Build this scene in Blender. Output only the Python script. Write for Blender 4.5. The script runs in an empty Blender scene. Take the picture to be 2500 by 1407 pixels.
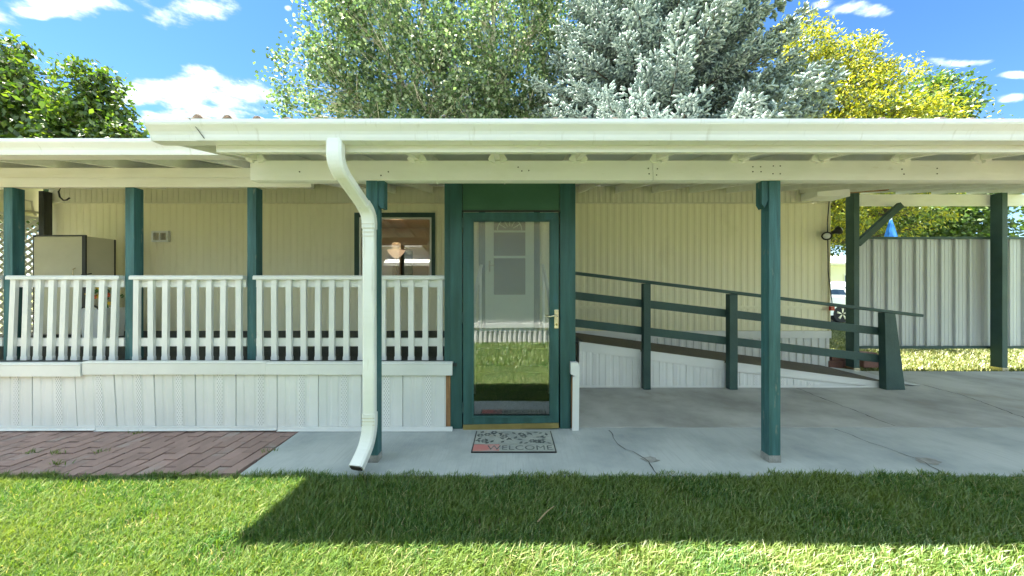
import bpy, math, random
import numpy as np
from mathutils import Vector, Matrix
R = math.radians
rnd = random.Random(7)
rng = np.random.default_rng(11)
scene = bpy.context.scene
C = scene.collection

# ------------------------------------------------------------------ camera, world, sun, exposure
cam_d = bpy.data.cameras.new('camera'); cam = bpy.data.objects.new('camera', cam_d); C.objects.link(cam)
cam.location = (0, 0, 1.33); cam.rotation_euler = (R(90), 0, 0)
cam_d.sensor_width = 36; cam_d.lens = 830 / 2500 * 36; cam_d.clip_start = .05; cam_d.clip_end = 2000
scene.camera = cam

SUN = Vector((-.857, .353, 2.375)).normalized()          # direction towards the sun
sun_el = math.asin(SUN.z); sun_az = math.atan2(SUN.x, SUN.y)
SKY_STRENGTH = .05
world = bpy.data.worlds.new('World'); scene.world = world; world.use_nodes = True
wt = world.node_tree; wn = wt.nodes; wl = wt.links; wn.clear()
n2 = wn.new('ShaderNodeTexNoise'); n2.inputs['Scale'].default_value = 17; n2.inputs['Detail'].default_value = 8; n2.inputs['Roughness'].default_value = .6
def wm(op, a, b=None, c=None, clamp=False):
    n = wn.new('ShaderNodeMath'); n.operation = op; n.use_clamp = clamp
    for i, v in enumerate((a, b, c)):
        if v is None: continue
        if isinstance(v, (int, float)): n.inputs[i].default_value = v
        else: wl.new(v, n.inputs[i])
    return n.outputs[0]
sky = wn.new('ShaderNodeTexSky'); sky.sky_type = 'NISHITA'; sky.sun_disc = False
sky.sun_elevation = sun_el; sky.sun_rotation = sun_az; sky.altitude = 1400; sky.air_density = 1.0; sky.dust_density = .1; sky.ozone_density = 2.0
tc = wn.new('ShaderNodeTexCoord'); sep = wn.new('ShaderNodeSeparateXYZ'); wl.new(tc.outputs['Generated'], sep.inputs[0])
X, Y, Z = sep.outputs
az = wm('ARCTAN2', X, Y); el = wm('ARCSINE', Z)
nz = wn.new('ShaderNodeTexNoise'); nz.inputs['Scale'].default_value = 7; nz.inputs['Detail'].default_value = 10; nz.inputs['Roughness'].default_value = .62
mp = wn.new('ShaderNodeMapping'); mp.inputs['Scale'].default_value = (1, 1, 2.2); wl.new(tc.outputs['Generated'], mp.inputs[0]); wl.new(mp.outputs[0], nz.inputs['Vector']); wl.new(mp.outputs[0], n2.inputs['Vector'])
nb = wn.new('ShaderNodeTexNoise'); nb.inputs['Scale'].default_value = 1.7; nb.inputs['Detail'].default_value = 4
wl.new(mp.outputs[0], nb.inputs['Vector'])
yy_ = wm('MAXIMUM', Y, .02); cu_ = wm('DIVIDE', X, yy_); cv_ = wm('DIVIDE', Z, yy_)      # cloud deck coordinates in front
nw = wn.new('ShaderNodeTexNoise'); nw.inputs['Scale'].default_value = 5; nw.inputs['Detail'].default_value = 3; wl.new(tc.outputs['Generated'], nw.inputs['Vector'])
sw = wn.new('ShaderNodeSeparateColor'); wl.new(nw.outputs['Color'], sw.inputs[0])
cu_ = wm('ADD', cu_, wm('MULTIPLY', wm('SUBTRACT', sw.outputs[0], .5), .30)); cv_ = wm('ADD', cv_, wm('MULTIPLY', wm('SUBTRACT', sw.outputs[1], .5), .10))
blobs = [(250, 0, 280, 44), (490, 32, 130, 52), (90, 20, 110, 22), (480, 225, 150, 58), (610, 245, 110, 55), (350, 225, 110, 40), (400, 290, 130, 26), (560, 285, 120, 24), (690, 18, 22, 12),
         (2110, 26, 105, 24), (2010, 8, 60, 18), (2350, 148, 85, 15), (2480, 180, 55, 14), (2490, 240, 60, 18)]
mask = None
for (bx_, by_, rx, ry) in blobs:
    u = wm('MULTIPLY', wm('SUBTRACT', cu_, (bx_ - 1250) / 830), 830 / rx); v = wm('MULTIPLY', wm('SUBTRACT', cv_, (703 - by_) / 830), 830 / ry)
    q = wm('SUBTRACT', 1.0, wm('ADD', wm('MULTIPLY', u, u), wm('MULTIPLY', v, v)))
    mask = q if mask is None else wm('MAXIMUM', mask, q)
mask = wm('MAXIMUM', wm('SUBTRACT', mask, .22), -1.2)
# bright cloud cover added outside the view as fill light for the shade
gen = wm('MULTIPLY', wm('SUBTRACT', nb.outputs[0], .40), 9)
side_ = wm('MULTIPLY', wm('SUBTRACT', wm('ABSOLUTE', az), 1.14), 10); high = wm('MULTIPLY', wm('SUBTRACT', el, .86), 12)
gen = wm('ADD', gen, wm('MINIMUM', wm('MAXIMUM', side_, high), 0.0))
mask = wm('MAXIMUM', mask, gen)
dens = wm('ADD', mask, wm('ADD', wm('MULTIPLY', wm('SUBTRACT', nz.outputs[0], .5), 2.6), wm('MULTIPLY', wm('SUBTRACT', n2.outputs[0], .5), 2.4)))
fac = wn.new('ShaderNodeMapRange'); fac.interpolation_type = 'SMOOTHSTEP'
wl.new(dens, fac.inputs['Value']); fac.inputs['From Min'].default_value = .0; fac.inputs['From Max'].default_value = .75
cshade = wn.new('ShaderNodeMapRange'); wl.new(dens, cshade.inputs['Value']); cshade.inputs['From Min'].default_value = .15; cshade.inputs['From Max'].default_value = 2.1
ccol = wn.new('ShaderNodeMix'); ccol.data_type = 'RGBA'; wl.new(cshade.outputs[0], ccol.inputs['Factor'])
ccol.inputs['A'].default_value = (1.4, 1.72, 2.05, 1); ccol.inputs['B'].default_value = (5.0, 6.4, 7.0, 1)  # clouds kept bright and tinted cyan to fill and cool the shade
hsv = wn.new('ShaderNodeHueSaturation'); hsv.inputs['Saturation'].default_value = 1.22; hsv.inputs['Value'].default_value = .58; wl.new(sky.outputs[0], hsv.inputs['Color'])
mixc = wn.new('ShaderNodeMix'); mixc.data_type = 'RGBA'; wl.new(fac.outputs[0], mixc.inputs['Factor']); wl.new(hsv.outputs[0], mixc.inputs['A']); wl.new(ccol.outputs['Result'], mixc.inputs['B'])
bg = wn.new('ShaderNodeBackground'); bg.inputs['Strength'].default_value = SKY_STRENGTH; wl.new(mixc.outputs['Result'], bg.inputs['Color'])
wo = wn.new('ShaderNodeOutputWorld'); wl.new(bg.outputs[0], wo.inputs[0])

sd = bpy.data.lights.new('sun', 'SUN'); sd.energy = 3.6; sd.angle = R(.53); sd.color = (1, .94, .83)
so = bpy.data.objects.new('sun', sd); C.objects.link(so); so.rotation_euler = (-SUN).to_track_quat('-Z', 'Y').to_euler(); so.location = (-6, 4, 20)
scene.view_settings.view_transform = 'Standard'; scene.view_settings.look = 'None'; scene.view_settings.gamma = 1; scene.view_settings.use_curve_mapping = False
scene.view_settings.exposure = 3.45
scene.cycles.max_bounces = 12; scene.cycles.diffuse_bounces = 8; scene.cycles.transparent_max_bounces = 16; scene.cycles.glossy_bounces = 3
scene.cycles.sample_clamp_indirect = 10

# ------------------------------------------------------------------ materials
def mat(name, c1, c2=None, rough=.65, scale=4, lo=.35, hi=.65, bump=0, bscale=40, metal=0, stretch=(1, 1, 1), bstretch=None, spec=.4, rv=.0, c3=None, s3=30, lo3=.6, hi3=.7, st3=(1, 1, 1)):
    m = bpy.data.materials.new(name); m.use_nodes = True
    nt = m.node_tree; n = nt.nodes; l = nt.links; p = n['Principled BSDF']
    p.inputs['Roughness'].default_value = rough; p.inputs['Metallic'].default_value = metal; p.inputs['Specular IOR Level'].default_value = spec
    t = n.new('ShaderNodeTexCoord'); oi = n.new('ShaderNodeObjectInfo')
    off = n.new('ShaderNodeVectorMath'); off.operation = 'MULTIPLY_ADD'
    l.new(oi.outputs['Random'], off.inputs[0]); off.inputs[1].default_value = (37, 51, 23); l.new(t.outputs['Object'], off.inputs[2])
    def noise(st, sc, det=6):
        mp = n.new('ShaderNodeMapping'); mp.inputs['Scale'].default_value = st; l.new(off.outputs[0], mp.inputs[0])
        z = n.new('ShaderNodeTexNoise'); z.inputs['Scale'].default_value = sc; z.inputs['Detail'].default_value = det; z.inputs['Roughness'].default_value = .6
        l.new(mp.outputs[0], z.inputs['Vector']); return z.outputs[0]
    def mixn(fac, a, b):
        x = n.new('ShaderNodeMix'); x.data_type = 'RGBA'; l.new(fac, x.inputs['Factor'])
        for k, v in (('A', a), ('B', b)):
            if isinstance(v, tuple): x.inputs[k].default_value = (*v, 1)
            else: l.new(v, x.inputs[k])
        return x.outputs['Result']
    def rng_(v, a, b, ta=0, tb=1):
        r = n.new('ShaderNodeMapRange'); l.new(v, r.inputs['Value']); r.inputs['From Min'].default_value = a; r.inputs['From Max'].default_value = b
        r.inputs['To Min'].default_value = ta; r.inputs['To Max'].default_value = tb; return r.outputs[0]
    col = None
    if c2 is not None: col = mixn(rng_(noise(stretch, scale), lo, hi), c1, c2)
    if c3 is not None: col = mixn(rng_(noise(st3, s3), lo3, hi3), col if col else c1, c3)
    if rv > 0:
        h = n.new('ShaderNodeHueSaturation'); l.new(rng_(oi.outputs['Random'], 0, 1, 1 - rv, 1 + rv), h.inputs['Value'])
        if col is None: h.inputs['Color'].default_value = (*c1, 1)
        else: l.new(col, h.inputs['Color'])
        col = h.outputs[0]
    if col is None: p.inputs['Base Color'].default_value = (*c1, 1)
    else: l.new(col, p.inputs['Base Color'])
    if bump:
        b = n.new('ShaderNodeBump'); b.inputs['Strength'].default_value = bump; b.inputs['Distance'].default_value = .01
        l.new(noise(bstretch or stretch, bscale, 4), b.inputs['Height']); l.new(b.outputs[0], p.inputs['Normal'])
    return m
def leafmat(name, cols, trans=.45, rough=.5, tint=(1.1, 1.25, .6), patch=None):
    m = bpy.data.materials.new(name); m.use_nodes = True
    nt = m.node_tree; n = nt.nodes; l = nt.links; n.clear()
    g = n.new('ShaderNodeNewGeometry'); cr = n.new('ShaderNodeValToRGB'); l.new(g.outputs['Random Per Island'], cr.inputs[0])
    e = cr.color_ramp.elements
    for i, (p, c) in enumerate(cols):
        x = e[i] if i < 2 else e.new(p)
        x.position = p; x.color = (*c, 1)
    colo = cr.outputs[0]
    if patch:
        tcn = n.new('ShaderNodeTexCoord'); z = n.new('ShaderNodeTexNoise'); z.inputs['Scale'].default_value = 2.4; z.inputs['Detail'].default_value = 4; l.new(tcn.outputs['Object'], z.inputs['Vector'])
        r = n.new('ShaderNodeMapRange'); l.new(z.outputs[0], r.inputs['Value']); r.inputs['From Min'].default_value = .40; r.inputs['From Max'].default_value = .68; r.inputs['To Max'].default_value = .75
        pm = n.new('ShaderNodeMix'); pm.data_type = 'RGBA'; l.new(r.outputs[0], pm.inputs['Factor']); l.new(colo, pm.inputs['A']); pm.inputs['B'].default_value = (*patch, 1); colo = pm.outputs['Result']
    d = n.new('ShaderNodeBsdfDiffuse'); l.new(colo, d.inputs[0])
    tr = n.new('ShaderNodeBsdfTranslucent'); tm = n.new('ShaderNodeMix'); tm.data_type = 'RGBA'; tm.blend_type = 'MULTIPLY'; tm.inputs['Factor'].default_value = 1
    l.new(colo, tm.inputs['A']); tm.inputs['B'].default_value = (*tint, 1); l.new(tm.outputs['Result'], tr.inputs[0])
    mx = n.new('ShaderNodeMixShader'); mx.inputs[0].default_value = trans; l.new(d.outputs[0], mx.inputs[1]); l.new(tr.outputs[0], mx.inputs[2])
    gl = n.new('ShaderNodeBsdfGlossy'); gl.inputs['Roughness'].default_value = rough
    m2 = n.new('ShaderNodeMixShader'); m2.inputs[0].default_value = .06; l.new(mx.outputs[0], m2.inputs[1]); l.new(gl.outputs[0], m2.inputs[2])
    o = n.new('ShaderNodeOutputMaterial'); l.new(m2.outputs[0], o.inputs[0]); return m
def glassmat(name, ior=1.9, tint=(.92, .95, .94), warp=.0):
    m = bpy.data.materials.new(name); m.use_nodes = True
    nt = m.node_tree; n = nt.nodes; l = nt.links; n.clear()
    f = n.new('ShaderNodeFresnel'); f.inputs['IOR'].default_value = ior
    t = n.new('ShaderNodeBsdfTransparent'); t.inputs[0].default_value = (*tint, 1)
    g = n.new('ShaderNodeBsdfGlossy'); g.inputs['Roughness'].default_value = 0
    if warp:
        tcn = n.new('ShaderNodeTexCoord'); z = n.new('ShaderNodeTexNoise'); z.inputs['Scale'].default_value = 2.2; z.inputs['Detail'].default_value = 1; l.new(tcn.outputs['Object'], z.inputs['Vector'])
        b = n.new('ShaderNodeBump'); b.inputs['Strength'].default_value = warp; b.inputs['Distance'].default_value = .02; l.new(z.outputs[0], b.inputs['Height']); l.new(b.outputs[0], g.inputs['Normal'])
    x = n.new('ShaderNodeMixShader'); l.new(f.outputs[0], x.inputs[0]); l.new(t.outputs[0], x.inputs[1]); l.new(g.outputs[0], x.inputs[2])
    o = n.new('ShaderNodeOutputMaterial'); l.new(x.outputs[0], o.inputs[0]); return m
def emitmat(name, c, s):
    m = bpy.data.materials.new(name); m.use_nodes = True; p = m.node_tree.nodes['Principled BSDF']
    p.inputs['Base Color'].default_value = (*c, 1); p.inputs['Emission Color'].default_value = (*c, 1); p.inputs['Emission Strength'].default_value = s; return m
def perfmat(name):      # vinyl vent strip with rows of small punched slots
    m = mat(name, (.78, .79, .79)); nt = m.node_tree; n = nt.nodes; l = nt.links; p = n['Principled BSDF']
    t = n.new('ShaderNodeTexCoord'); mp = n.new('ShaderNodeMapping'); mp.inputs['Scale'].default_value = (1, 1, .55); l.new(t.outputs['Object'], mp.inputs[0])
    mp.inputs['Rotation'].default_value = (0, R(45), 0)
    ck = n.new('ShaderNodeTexVoronoi'); ck.inputs['Scale'].default_value = 70; ck.inputs['Randomness'].default_value = 0; l.new(mp.outputs[0], ck.inputs['Vector'])
    r = n.new('ShaderNodeMapRange'); l.new(ck.outputs['Distance'], r.inputs['Value']); r.inputs['From Min'].default_value = .30; r.inputs['From Max'].default_value = .42
    x = n.new('ShaderNodeMix'); x.data_type = 'RGBA'; l.new(r.outputs[0], x.inputs['Factor']); x.inputs['A'].default_value = (.48, .49, .49, 1); x.inputs['B'].default_value = (.78, .79, .79, 1)
    l.new(x.outputs['Result'], p.inputs['Base Color']); return m

M = {}
M['white'] = mat('white_paint', (.87, .87, .86), (.80, .80, .77), rough=.55, scale=2.5, stretch=(1, 3, 3), lo=.45, hi=.75, bump=.15, bscale=60, bstretch=(.15, 2, 2), rv=.03, c3=(.66, .63, .54), s3=9, lo3=.66, hi3=.8, st3=(.4, 2, 2))
M['whitewood'] = mat('old_white_paint', (.84, .84, .80), (.75, .74, .67), rough=.6, scale=3, stretch=(.5, 3, 3), lo=.4, hi=.75, bump=.3, bscale=60, bstretch=(.1, 2, 2), rv=.05, c3=(.50, .46, .36), s3=14, lo3=.68, hi3=.8, st3=(.35, 2, 2))
M['vinyl'] = mat('white_vinyl', (.75, .76, .755), (.66, .68, .675), rough=.4, scale=1.5, rv=.02, c3=(.58, .56, .50), s3=5, lo3=.66, hi3=.85)
M['metalwhite'] = mat('white_gutter_metal', (.82, .83, .82), (.74, .75, .72), rough=.35, scale=1.2, stretch=(.5, 2, 3), c3=(.52, .50, .43), s3=5, lo3=.6, hi3=.85, st3=(5, 2, .5))
M['green'] = mat('green_paint', (.023, .075, .068), (.038, .118, .118), rough=.5, scale=3.5, stretch=(4, 4, .4), bump=.25, bscale=50, bstretch=(3, 3, .2), c3=(.035, .115, .15), s3=3, lo3=.58, hi3=.72, st3=(2, 2, .6), rv=.06)
M['greenold'] = mat('weathered_green_paint', (.024, .082, .082), (.050, .155, .170), rough=.6, scale=5, stretch=(5, 5, .35), bump=.4, bscale=50, bstretch=(3, 3, .2), c3=(.15, .19, .17), s3=13, lo3=.62, hi3=.70, st3=(2, 2, .5), rv=.08)
M['greendark'] = mat('dark_green_paint', (.030, .068, .062), (.042, .090, .082), rough=.6, scale=3, stretch=(1, 1, 1), bump=.3, bscale=40, rv=.08)
M['greenpanel'] = mat('green_plywood', (.042, .115, .070), (.052, .135, .085), rough=.5, scale=2, bump=.2, bscale=30)
M['siding'] = mat('cream_metal_siding', (.82, .79, .585), (.78, .75, .545), rough=.45, scale=.8, stretch=(1, 1, .4), rv=.015, c3=(.70, .67, .47), s3=1.7, lo3=.6, hi3=.8)
M['sidingtop'] = mat('faded_siding_band', (.68, .67, .52), (.60, .59, .46), rough=.5, scale=2, stretch=(.5, 1, 1))
M['carpet'] = mat('dark_outdoor_carpet', (.045, .055, .055), (.07, .08, .075), rough=.95, scale=40, bump=.6, bscale=300, c3=(.09, .09, .08), s3=5, lo3=.6, hi3=.8)
M['rampmat'] = mat('brown_ramp_matting', (.10, .09, .072), (.15, .135, .105), rough=.9, scale=60, bump=.7, bscale=180)
M['concrete'] = mat('brushed_concrete', (.43, .46, .455), (.27, .305, .315), rough=.85, scale=1.8, lo=.42, hi=.70, bump=.35, bscale=70, bstretch=(2.2, .12, 1), c3=(.35, .37, .37), s3=9, lo3=.5, hi3=.75, st3=(7, .35, 1))
M['concretedark'] = mat('stained_concrete', (.47, .475, .455), (.29, .29, .275), rough=.85, scale=1.5, lo=.38, hi=.66, bump=.3, bscale=60, bstretch=(.5, 1, 1), c3=(.34, .32, .28), s3=3, lo3=.6, hi3=.75)
M['crack'] = mat('crack_shadow', (.05, .05, .05), rough=1)
M['spall'] = mat('spalled_aggregate', (.34, .34, .32), (.20, .20, .19), rough=.95, scale=14, bump=1, bscale=60)
M['paver'] = mat('red_brown_paver', (.33, .22, .195), (.26, .175, .155), rough=.9, scale=5, bump=.5, bscale=90, rv=.12, c3=(.32, .28, .26), s3=4, lo3=.56, hi3=.75)
M['soil'] = mat('soil', (.09, .07, .045), (.13, .10, .06), rough=1, scale=8, bump=.8, bscale=40)
M['sand'] = mat('joint_sand', (.06, .05, .042), (.10, .085, .07), rough=1, scale=10)
M['turf'] = mat('far_turf', (.10, .15, .03), (.20, .20, .06), rough=1, scale=1.2, bump=.8, bscale=30)
M['asphalt'] = mat('pale_asphalt', (.20, .20, .20), (.26, .26, .25), rough=.9, scale=2)
M['roofbrown'] = mat('brown_roof_metal', (.17, .135, .11), (.23, .19, .16), rough=.5, scale=3)
M['roofply'] = mat('grey_roof_underside', (.70, .71, .69), (.62, .63, .60), rough=.8, scale=2, stretch=(1, .3, 1), rv=.1, c3=(.16, .13, .09), s3=2.5, lo3=.68, hi3=.78)
M['rawwood'] = mat('bare_wood', (.36, .20, .09), (.17, .085, .04), rough=.7, scale=9, stretch=(6, 6, .5))
M['brass'] = mat('worn_brass', (.50, .40, .16), (.36, .29, .11), rough=.35, metal=.7, scale=4)
M['satin'] = mat('satin_nickel_brass', (.72, .64, .45), rough=.25, metal=.9)
M['glass'] = glassmat('storm_glass', 2.6, warp=.03)
M['winglass'] = glassmat('window_glass', 2.4)
M['doorwhite'] = mat('pale_mint_door', (.60, .68, .62), (.55, .62, .57), rough=.5, scale=2)
M['screen'] = mat('grey_screen_glass', (.10, .105, .105), rough=.4)
M['cabinet'] = mat('cream_cabinet', (.60, .57, .44), (.54, .51, .39), rough=.55, scale=2, rv=.03)
M['cabinetside'] = mat('beige_cabinet_side', (.62, .58, .46), (.57, .53, .42), rough=.6, scale=2)
M['black'] = mat('black_plastic', (.022, .022, .024), rough=.5)
M['darkbrown'] = mat('dark_stained_wood', (.025, .03, .028), (.05, .05, .045), rough=.7, scale=5, stretch=(3, 3, .4))
M['lattice'] = mat('white_lattice', (.66, .66, .60), rough=.6)
M['steel'] = mat('grey_white_steel', (.52, .55, .57), (.46, .49, .51), rough=.4, scale=1.2, stretch=(1, 1, .4), rv=.03)
M['perf'] = perfmat('perforated_vinyl')
M['bark'] = mat('grey_brown_bark', (.14, .11, .08), (.22, .18, .14), rough=.95, scale=6, stretch=(3, 3, .6), bump=.8, bscale=20)
M['palebark'] = mat('pale_aspen_bark', (.55, .52, .43), (.36, .34, .28), rough=.85, scale=4, stretch=(1, 1, 3))
M['darkbark'] = mat('dark_bark', (.06, .045, .035), (.10, .08, .06), rough=.95, scale=6)
M['mat'] = mat('faded_mat_rubber', (.40, .42, .38), (.28, .31, .29), rough=.9, scale=7, bump=.5, bscale=220, c3=(.36, .32, .24), s3=6, lo3=.6, hi3=.75)
M['matink'] = mat('mat_dark_print', (.05, .065, .07), (.17, .19, .18), rough=.9, scale=16)
M['matred'] = mat('mat_faded_red', (.50, .19, .17), (.42, .30, .28), rough=.9, scale=6, lo=.45, hi=.6)
M['carpaint'] = mat('white_car_paint', (.78, .79, .80), rough=.2, spec=.6)
M['carglass'] = mat('dark_car_glass', (.03, .05, .07), rough=.05, spec=1)
M['tyre'] = mat('tyre_rubber', (.02, .02, .02), rough=.8)
M['alloy'] = mat('alloy_wheel', (.6, .6, .6), rough=.3, metal=.8)
M['red'] = mat('red_lens', (.45, .02, .02), rough=.2)
M['blue'] = mat('blue_canvas', (.03, .16, .50), (.05, .25, .62), rough=.8, scale=6)
M['housewhite'] = mat('far_white_siding', (.72, .72, .70), rough=.6)
M['housegrey'] = mat('neighbour_siding', (.66, .66, .62), (.62, .62, .58), rough=.6, scale=1)
M['roomwall'] = mat('room_wall', (.55, .50, .42), rough=.8)
M['roomceil'] = mat('room_ceiling', (.60, .50, .36), (.5, .40, .28), rough=.8, scale=1, stretch=(.2, 6, 1))
M['lampglow'] = emitmat('lamp_bowl', (1, .66, .40), .085)
M['straw'] = mat('dry_twig', (.26, .20, .11), rough=.9)
M['blockred'] = mat('red_planter_block', (.22, .11, .09), (.16, .085, .07), rough=.9, scale=5, bump=.6, bscale=60, rv=.15)
M['bulb'] = mat('clear_bulb', (.75, .77, .78), rough=.1, spec=.8)
M['yellow'] = mat('yellow_petals', (.65, .42, .03), rough=.7)
M['redpetal'] = mat('red_petals', (.50, .07, .02), rough=.7)
M['plantgreen'] = mat('plastic_leaf_green', (.05, .14, .03), rough=.6)

# ------------------------------------------------------------------ mesh helpers
def finish(o, parent, props):
    C.objects.link(o)
    if parent is not None:
        o.parent = parent
        if o.parent.type == 'EMPTY': o.location = o.location - parent.location
    for k, v in props.items():
        if v is not None: o[k] = v
    return o
class MB:
    def __init__(s): s.v = []; s.f = []
    def add(s, vs, fs):
        b = len(s.v); s.v += [tuple(p) for p in vs]; s.f += [tuple(i + b for i in f) for f in fs]; return s
    def box(s, x0, x1, y0, y1, z0, z1):
        return s.add([(x0, y0, z0), (x1, y0, z0), (x1, y1, z0), (x0, y1, z0), (x0, y0, z1), (x1, y0, z1), (x1, y1, z1), (x0, y1, z1)],
                     [(3, 2, 1, 0), (4, 5, 6, 7), (0, 1, 5, 4), (1, 2, 6, 5), (2, 3, 7, 6), (3, 0, 4, 7)])
    def beam(s, p0, p1, w, h, side=None):
        p0 = Vector(p0); p1 = Vector(p1); d = (p1 - p0).normalized()
        sd_ = Vector(side) if side else (d.cross(Vector((0, 0, 1))) if abs(d.z) < .95 else Vector((1, 0, 0)))
        sd_ = (sd_ - d * sd_.dot(d)).normalized(); u = sd_.cross(d).normalized()
        a = sd_ * w / 2; b = u * h / 2
        vs = [p0 - a - b, p0 + a - b, p0 + a + b, p0 - a + b, p1 - a - b, p1 + a - b, p1 + a + b, p1 - a + b]
        return s.add(vs, [(0, 1, 2, 3), (7, 6, 5, 4), (0, 4, 5, 1), (1, 5, 6, 2), (2, 6, 7, 3), (3, 7, 4, 0)])
    def prism(s, pts, ax, a, b):          # polygon in the plane across axis ax (0 x, 1 y, 2 z), extruded a..b
        n = len(pts); vs = []
        for q in (a, b):
            for (u, v) in pts: vs.append((q, u, v) if ax == 0 else (u, q, v) if ax == 1 else (u, v, q))
        fs = [tuple(range(n)), tuple(range(2 * n - 1, n - 1, -1))] + [(i, i + n, (i + 1) % n + n, (i + 1) % n) for i in range(n)]
        return s.add(vs, fs)
    def tube(s, path, rad, n=8, cap=True):
        P = [Vector(p) for p in path]; k = len(P); rr = rad if hasattr(rad, '__len__') else [rad] * k
        vs = []; ref = Vector((0, 0, 1))
        for i in range(k):
            d = (P[min(i + 1, k - 1)] - P[max(i - 1, 0)]).normalized()
            a = d.cross(ref if abs(d.dot(ref)) < .95 else Vector((1, 0, 0))).normalized(); b = a.cross(d)
            for j in range(n):
                t = 2 * math.pi * j / n; vs.append(P[i] + (a * math.cos(t) + b * math.sin(t)) * rr[i])
        fs = [(i * n + j, i * n + (j + 1) % n, (i + 1) * n + (j + 1) % n, (i + 1) * n + j) for i in range(k - 1) for j in range(n)]
        if cap: fs += [tuple(range(n - 1, -1, -1)), tuple(range((k - 1) * n, k * n))]
        return s.add(vs, fs)
    def loft(s, rings, closed=True, cap=True):
        n = len(rings[0]); vs = [p for r in rings for p in r]; k = len(rings)
        fs = [(i * n + j, i * n + (j + 1) % n, (i + 1) * n + (j + 1) % n, (i + 1) * n + j) for i in range(k - 1) for j in range(n if closed else n - 1)]
        if cap and closed: fs += [tuple(range(n - 1, -1, -1)), tuple(range((k - 1) * n, k * n))]
        return s.add(vs, fs)
    def lathe(s, prof, c=(0, 0, 0), n=16, axis='Z'):
        rings = []
        for (r, h) in prof:
            ring = []
            for j in range(n):
                t = 2 * math.pi * j / n; x, y, z = r * math.cos(t), r * math.sin(t), h
                if axis == 'Y': x, y, z = x, h, y
                ring.append((c[0] + x, c[1] + y, c[2] + z))
            rings.append(ring)
        return s.loft(rings)
    def mesh(s, name):
        me = bpy.data.meshes.new(name); me.from_pydata(s.v, [], s.f); me.update(); return me
    def build(s, name, m, parent=None, smooth=False, bevel=0, **props):
        me = s.mesh(name); me.materials.append(M[m] if isinstance(m, str) else m)
        import bmesh as _b
        bm = _b.new(); bm.from_mesh(me); _b.ops.recalc_face_normals(bm, faces=bm.faces); bm.to_mesh(me); bm.free()
        if smooth:
            for p in me.polygons: p.use_smooth = True
        o = bpy.data.objects.new(name, me)
        if bevel:
            b = o.modifiers.new('bevel', 'BEVEL'); b.width = bevel; b.segments = 2; b.limit_method = 'ANGLE'
        return finish(o, parent, props)
def thing(name, label, cat, loc=(0, 0, 0), group=None):
    o = bpy.data.objects.new(name, None); o.location = loc; o.empty_display_size = .1
    C.objects.link(o); o['label'] = label; o['category'] = cat
    if group: o['group'] = group
    return o
def struct(name, loc=(0, 0, 0)):
    o = bpy.data.objects.new(name, None); o.location = loc; C.objects.link(o); o['kind'] = 'structure'; return o
def fast_mesh(name, V, polys, m, parent=None, **props):
    me = bpy.data.meshes.new(name); V = np.ascontiguousarray(V, dtype=np.float32); me.vertices.add(len(V)); me.vertices.foreach_set('co', V.ravel())
    loops = np.concatenate([p.ravel() for p in polys]).astype(np.int32)
    sizes = np.concatenate([np.full(len(p), p.shape[1]) for p in polys]); starts = np.concatenate([[0], np.cumsum(sizes)[:-1]]).astype(np.int32)
    me.loops.add(len(loops)); me.loops.foreach_set('vertex_index', loops); me.polygons.add(len(sizes)); me.polygons.foreach_set('loop_start', starts)
    me.polygons.foreach_set('loop_total', sizes.astype(np.int32))
    me.update(calc_edges=True); me.validate(); me.materials.append(M[m] if isinstance(m, str) else m)
    return finish(bpy.data.objects.new(name, me), parent, props)
def px(x, y, Yd): return Vector(((x - 1250) * Yd / 830, Yd, 1.33 - (y - 703) * Yd / 830))
def PX(x, Yd): return (x - 1250) * Yd / 830
def PZ(y, Yd): return 1.33 - (y - 703) * Yd / 830

# ------------------------------------------------------------------ ground, concrete, pavers, street
MB().add([(-300, -300, -.06), (300, -300, -.06), (300, 600, -.06), (-300, 600, -.06)], [(0, 1, 2, 3)]).build('ground', 'turf', kind='structure')
MB().box(-9, 9.5, -2.0, 2.424, -.055, -.035).build('lawn_soil', 'soil', kind='structure')
pad = struct('concrete_pad', (3, 4, 0))
fr = [(-1.95, 2.42), (9.5, 2.40), (9.5, 3.245), (-1.98, 3.245)]
MB().prism(fr, 2, -.1, 0).build('slab', 'concrete', pad, bevel=.006)
MB().prism([(.62, 3.253), (9.5, 3.253), (9.5, 5.42), (5.4, 5.46), (.62, 5.6)], 2, -.1, -.001).build('slab', 'concretedark', pad, bevel=.006)
def crack(pts, z, w):
    mb = MB(); P = []
    for i in range(len(pts) - 1):
        a, b = Vector(pts[i]), Vector(pts[i + 1]); n = max(3, int((b - a).length / .05))
        for k in range(n): P.append(a.lerp(b, k / n) + Vector((rnd.uniform(-.014, .014), rnd.uniform(-.014, .014))))
    P.append(Vector(pts[-1])); vs = []; fs = []
    for i, p in enumerate(P):
        ww = w * rnd.uniform(.4, 1.3); vs += [(p.x - ww, p.y, z), (p.x + ww, p.y, z)]
        if i: fs.append((2 * i - 2, 2 * i - 1, 2 * i + 1, 2 * i))
    mb.add(vs, fs).build('crack', 'crack', pad)
def gp(x, y): d = 1.33 * 830 / (y - 703); return ((x - 1250) * d / 830, d)
crack([gp(1487, 1050), gp(1515, 1090), gp(1560, 1112), gp(1590, 1135), gp(1606, 1160)], .004, .0045)
crack([gp(2040, 1049), gp(2150, 1090), gp(2260, 1130), gp(2310, 1160)], .004, .004)
crack([gp(1945, 948), gp(2040, 985), gp(2120, 1015), gp(2185, 1040)], .003, .005)
crack([gp(2195, 925), gp(2350, 965), gp(2500, 1020)], .003, .005)
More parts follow.
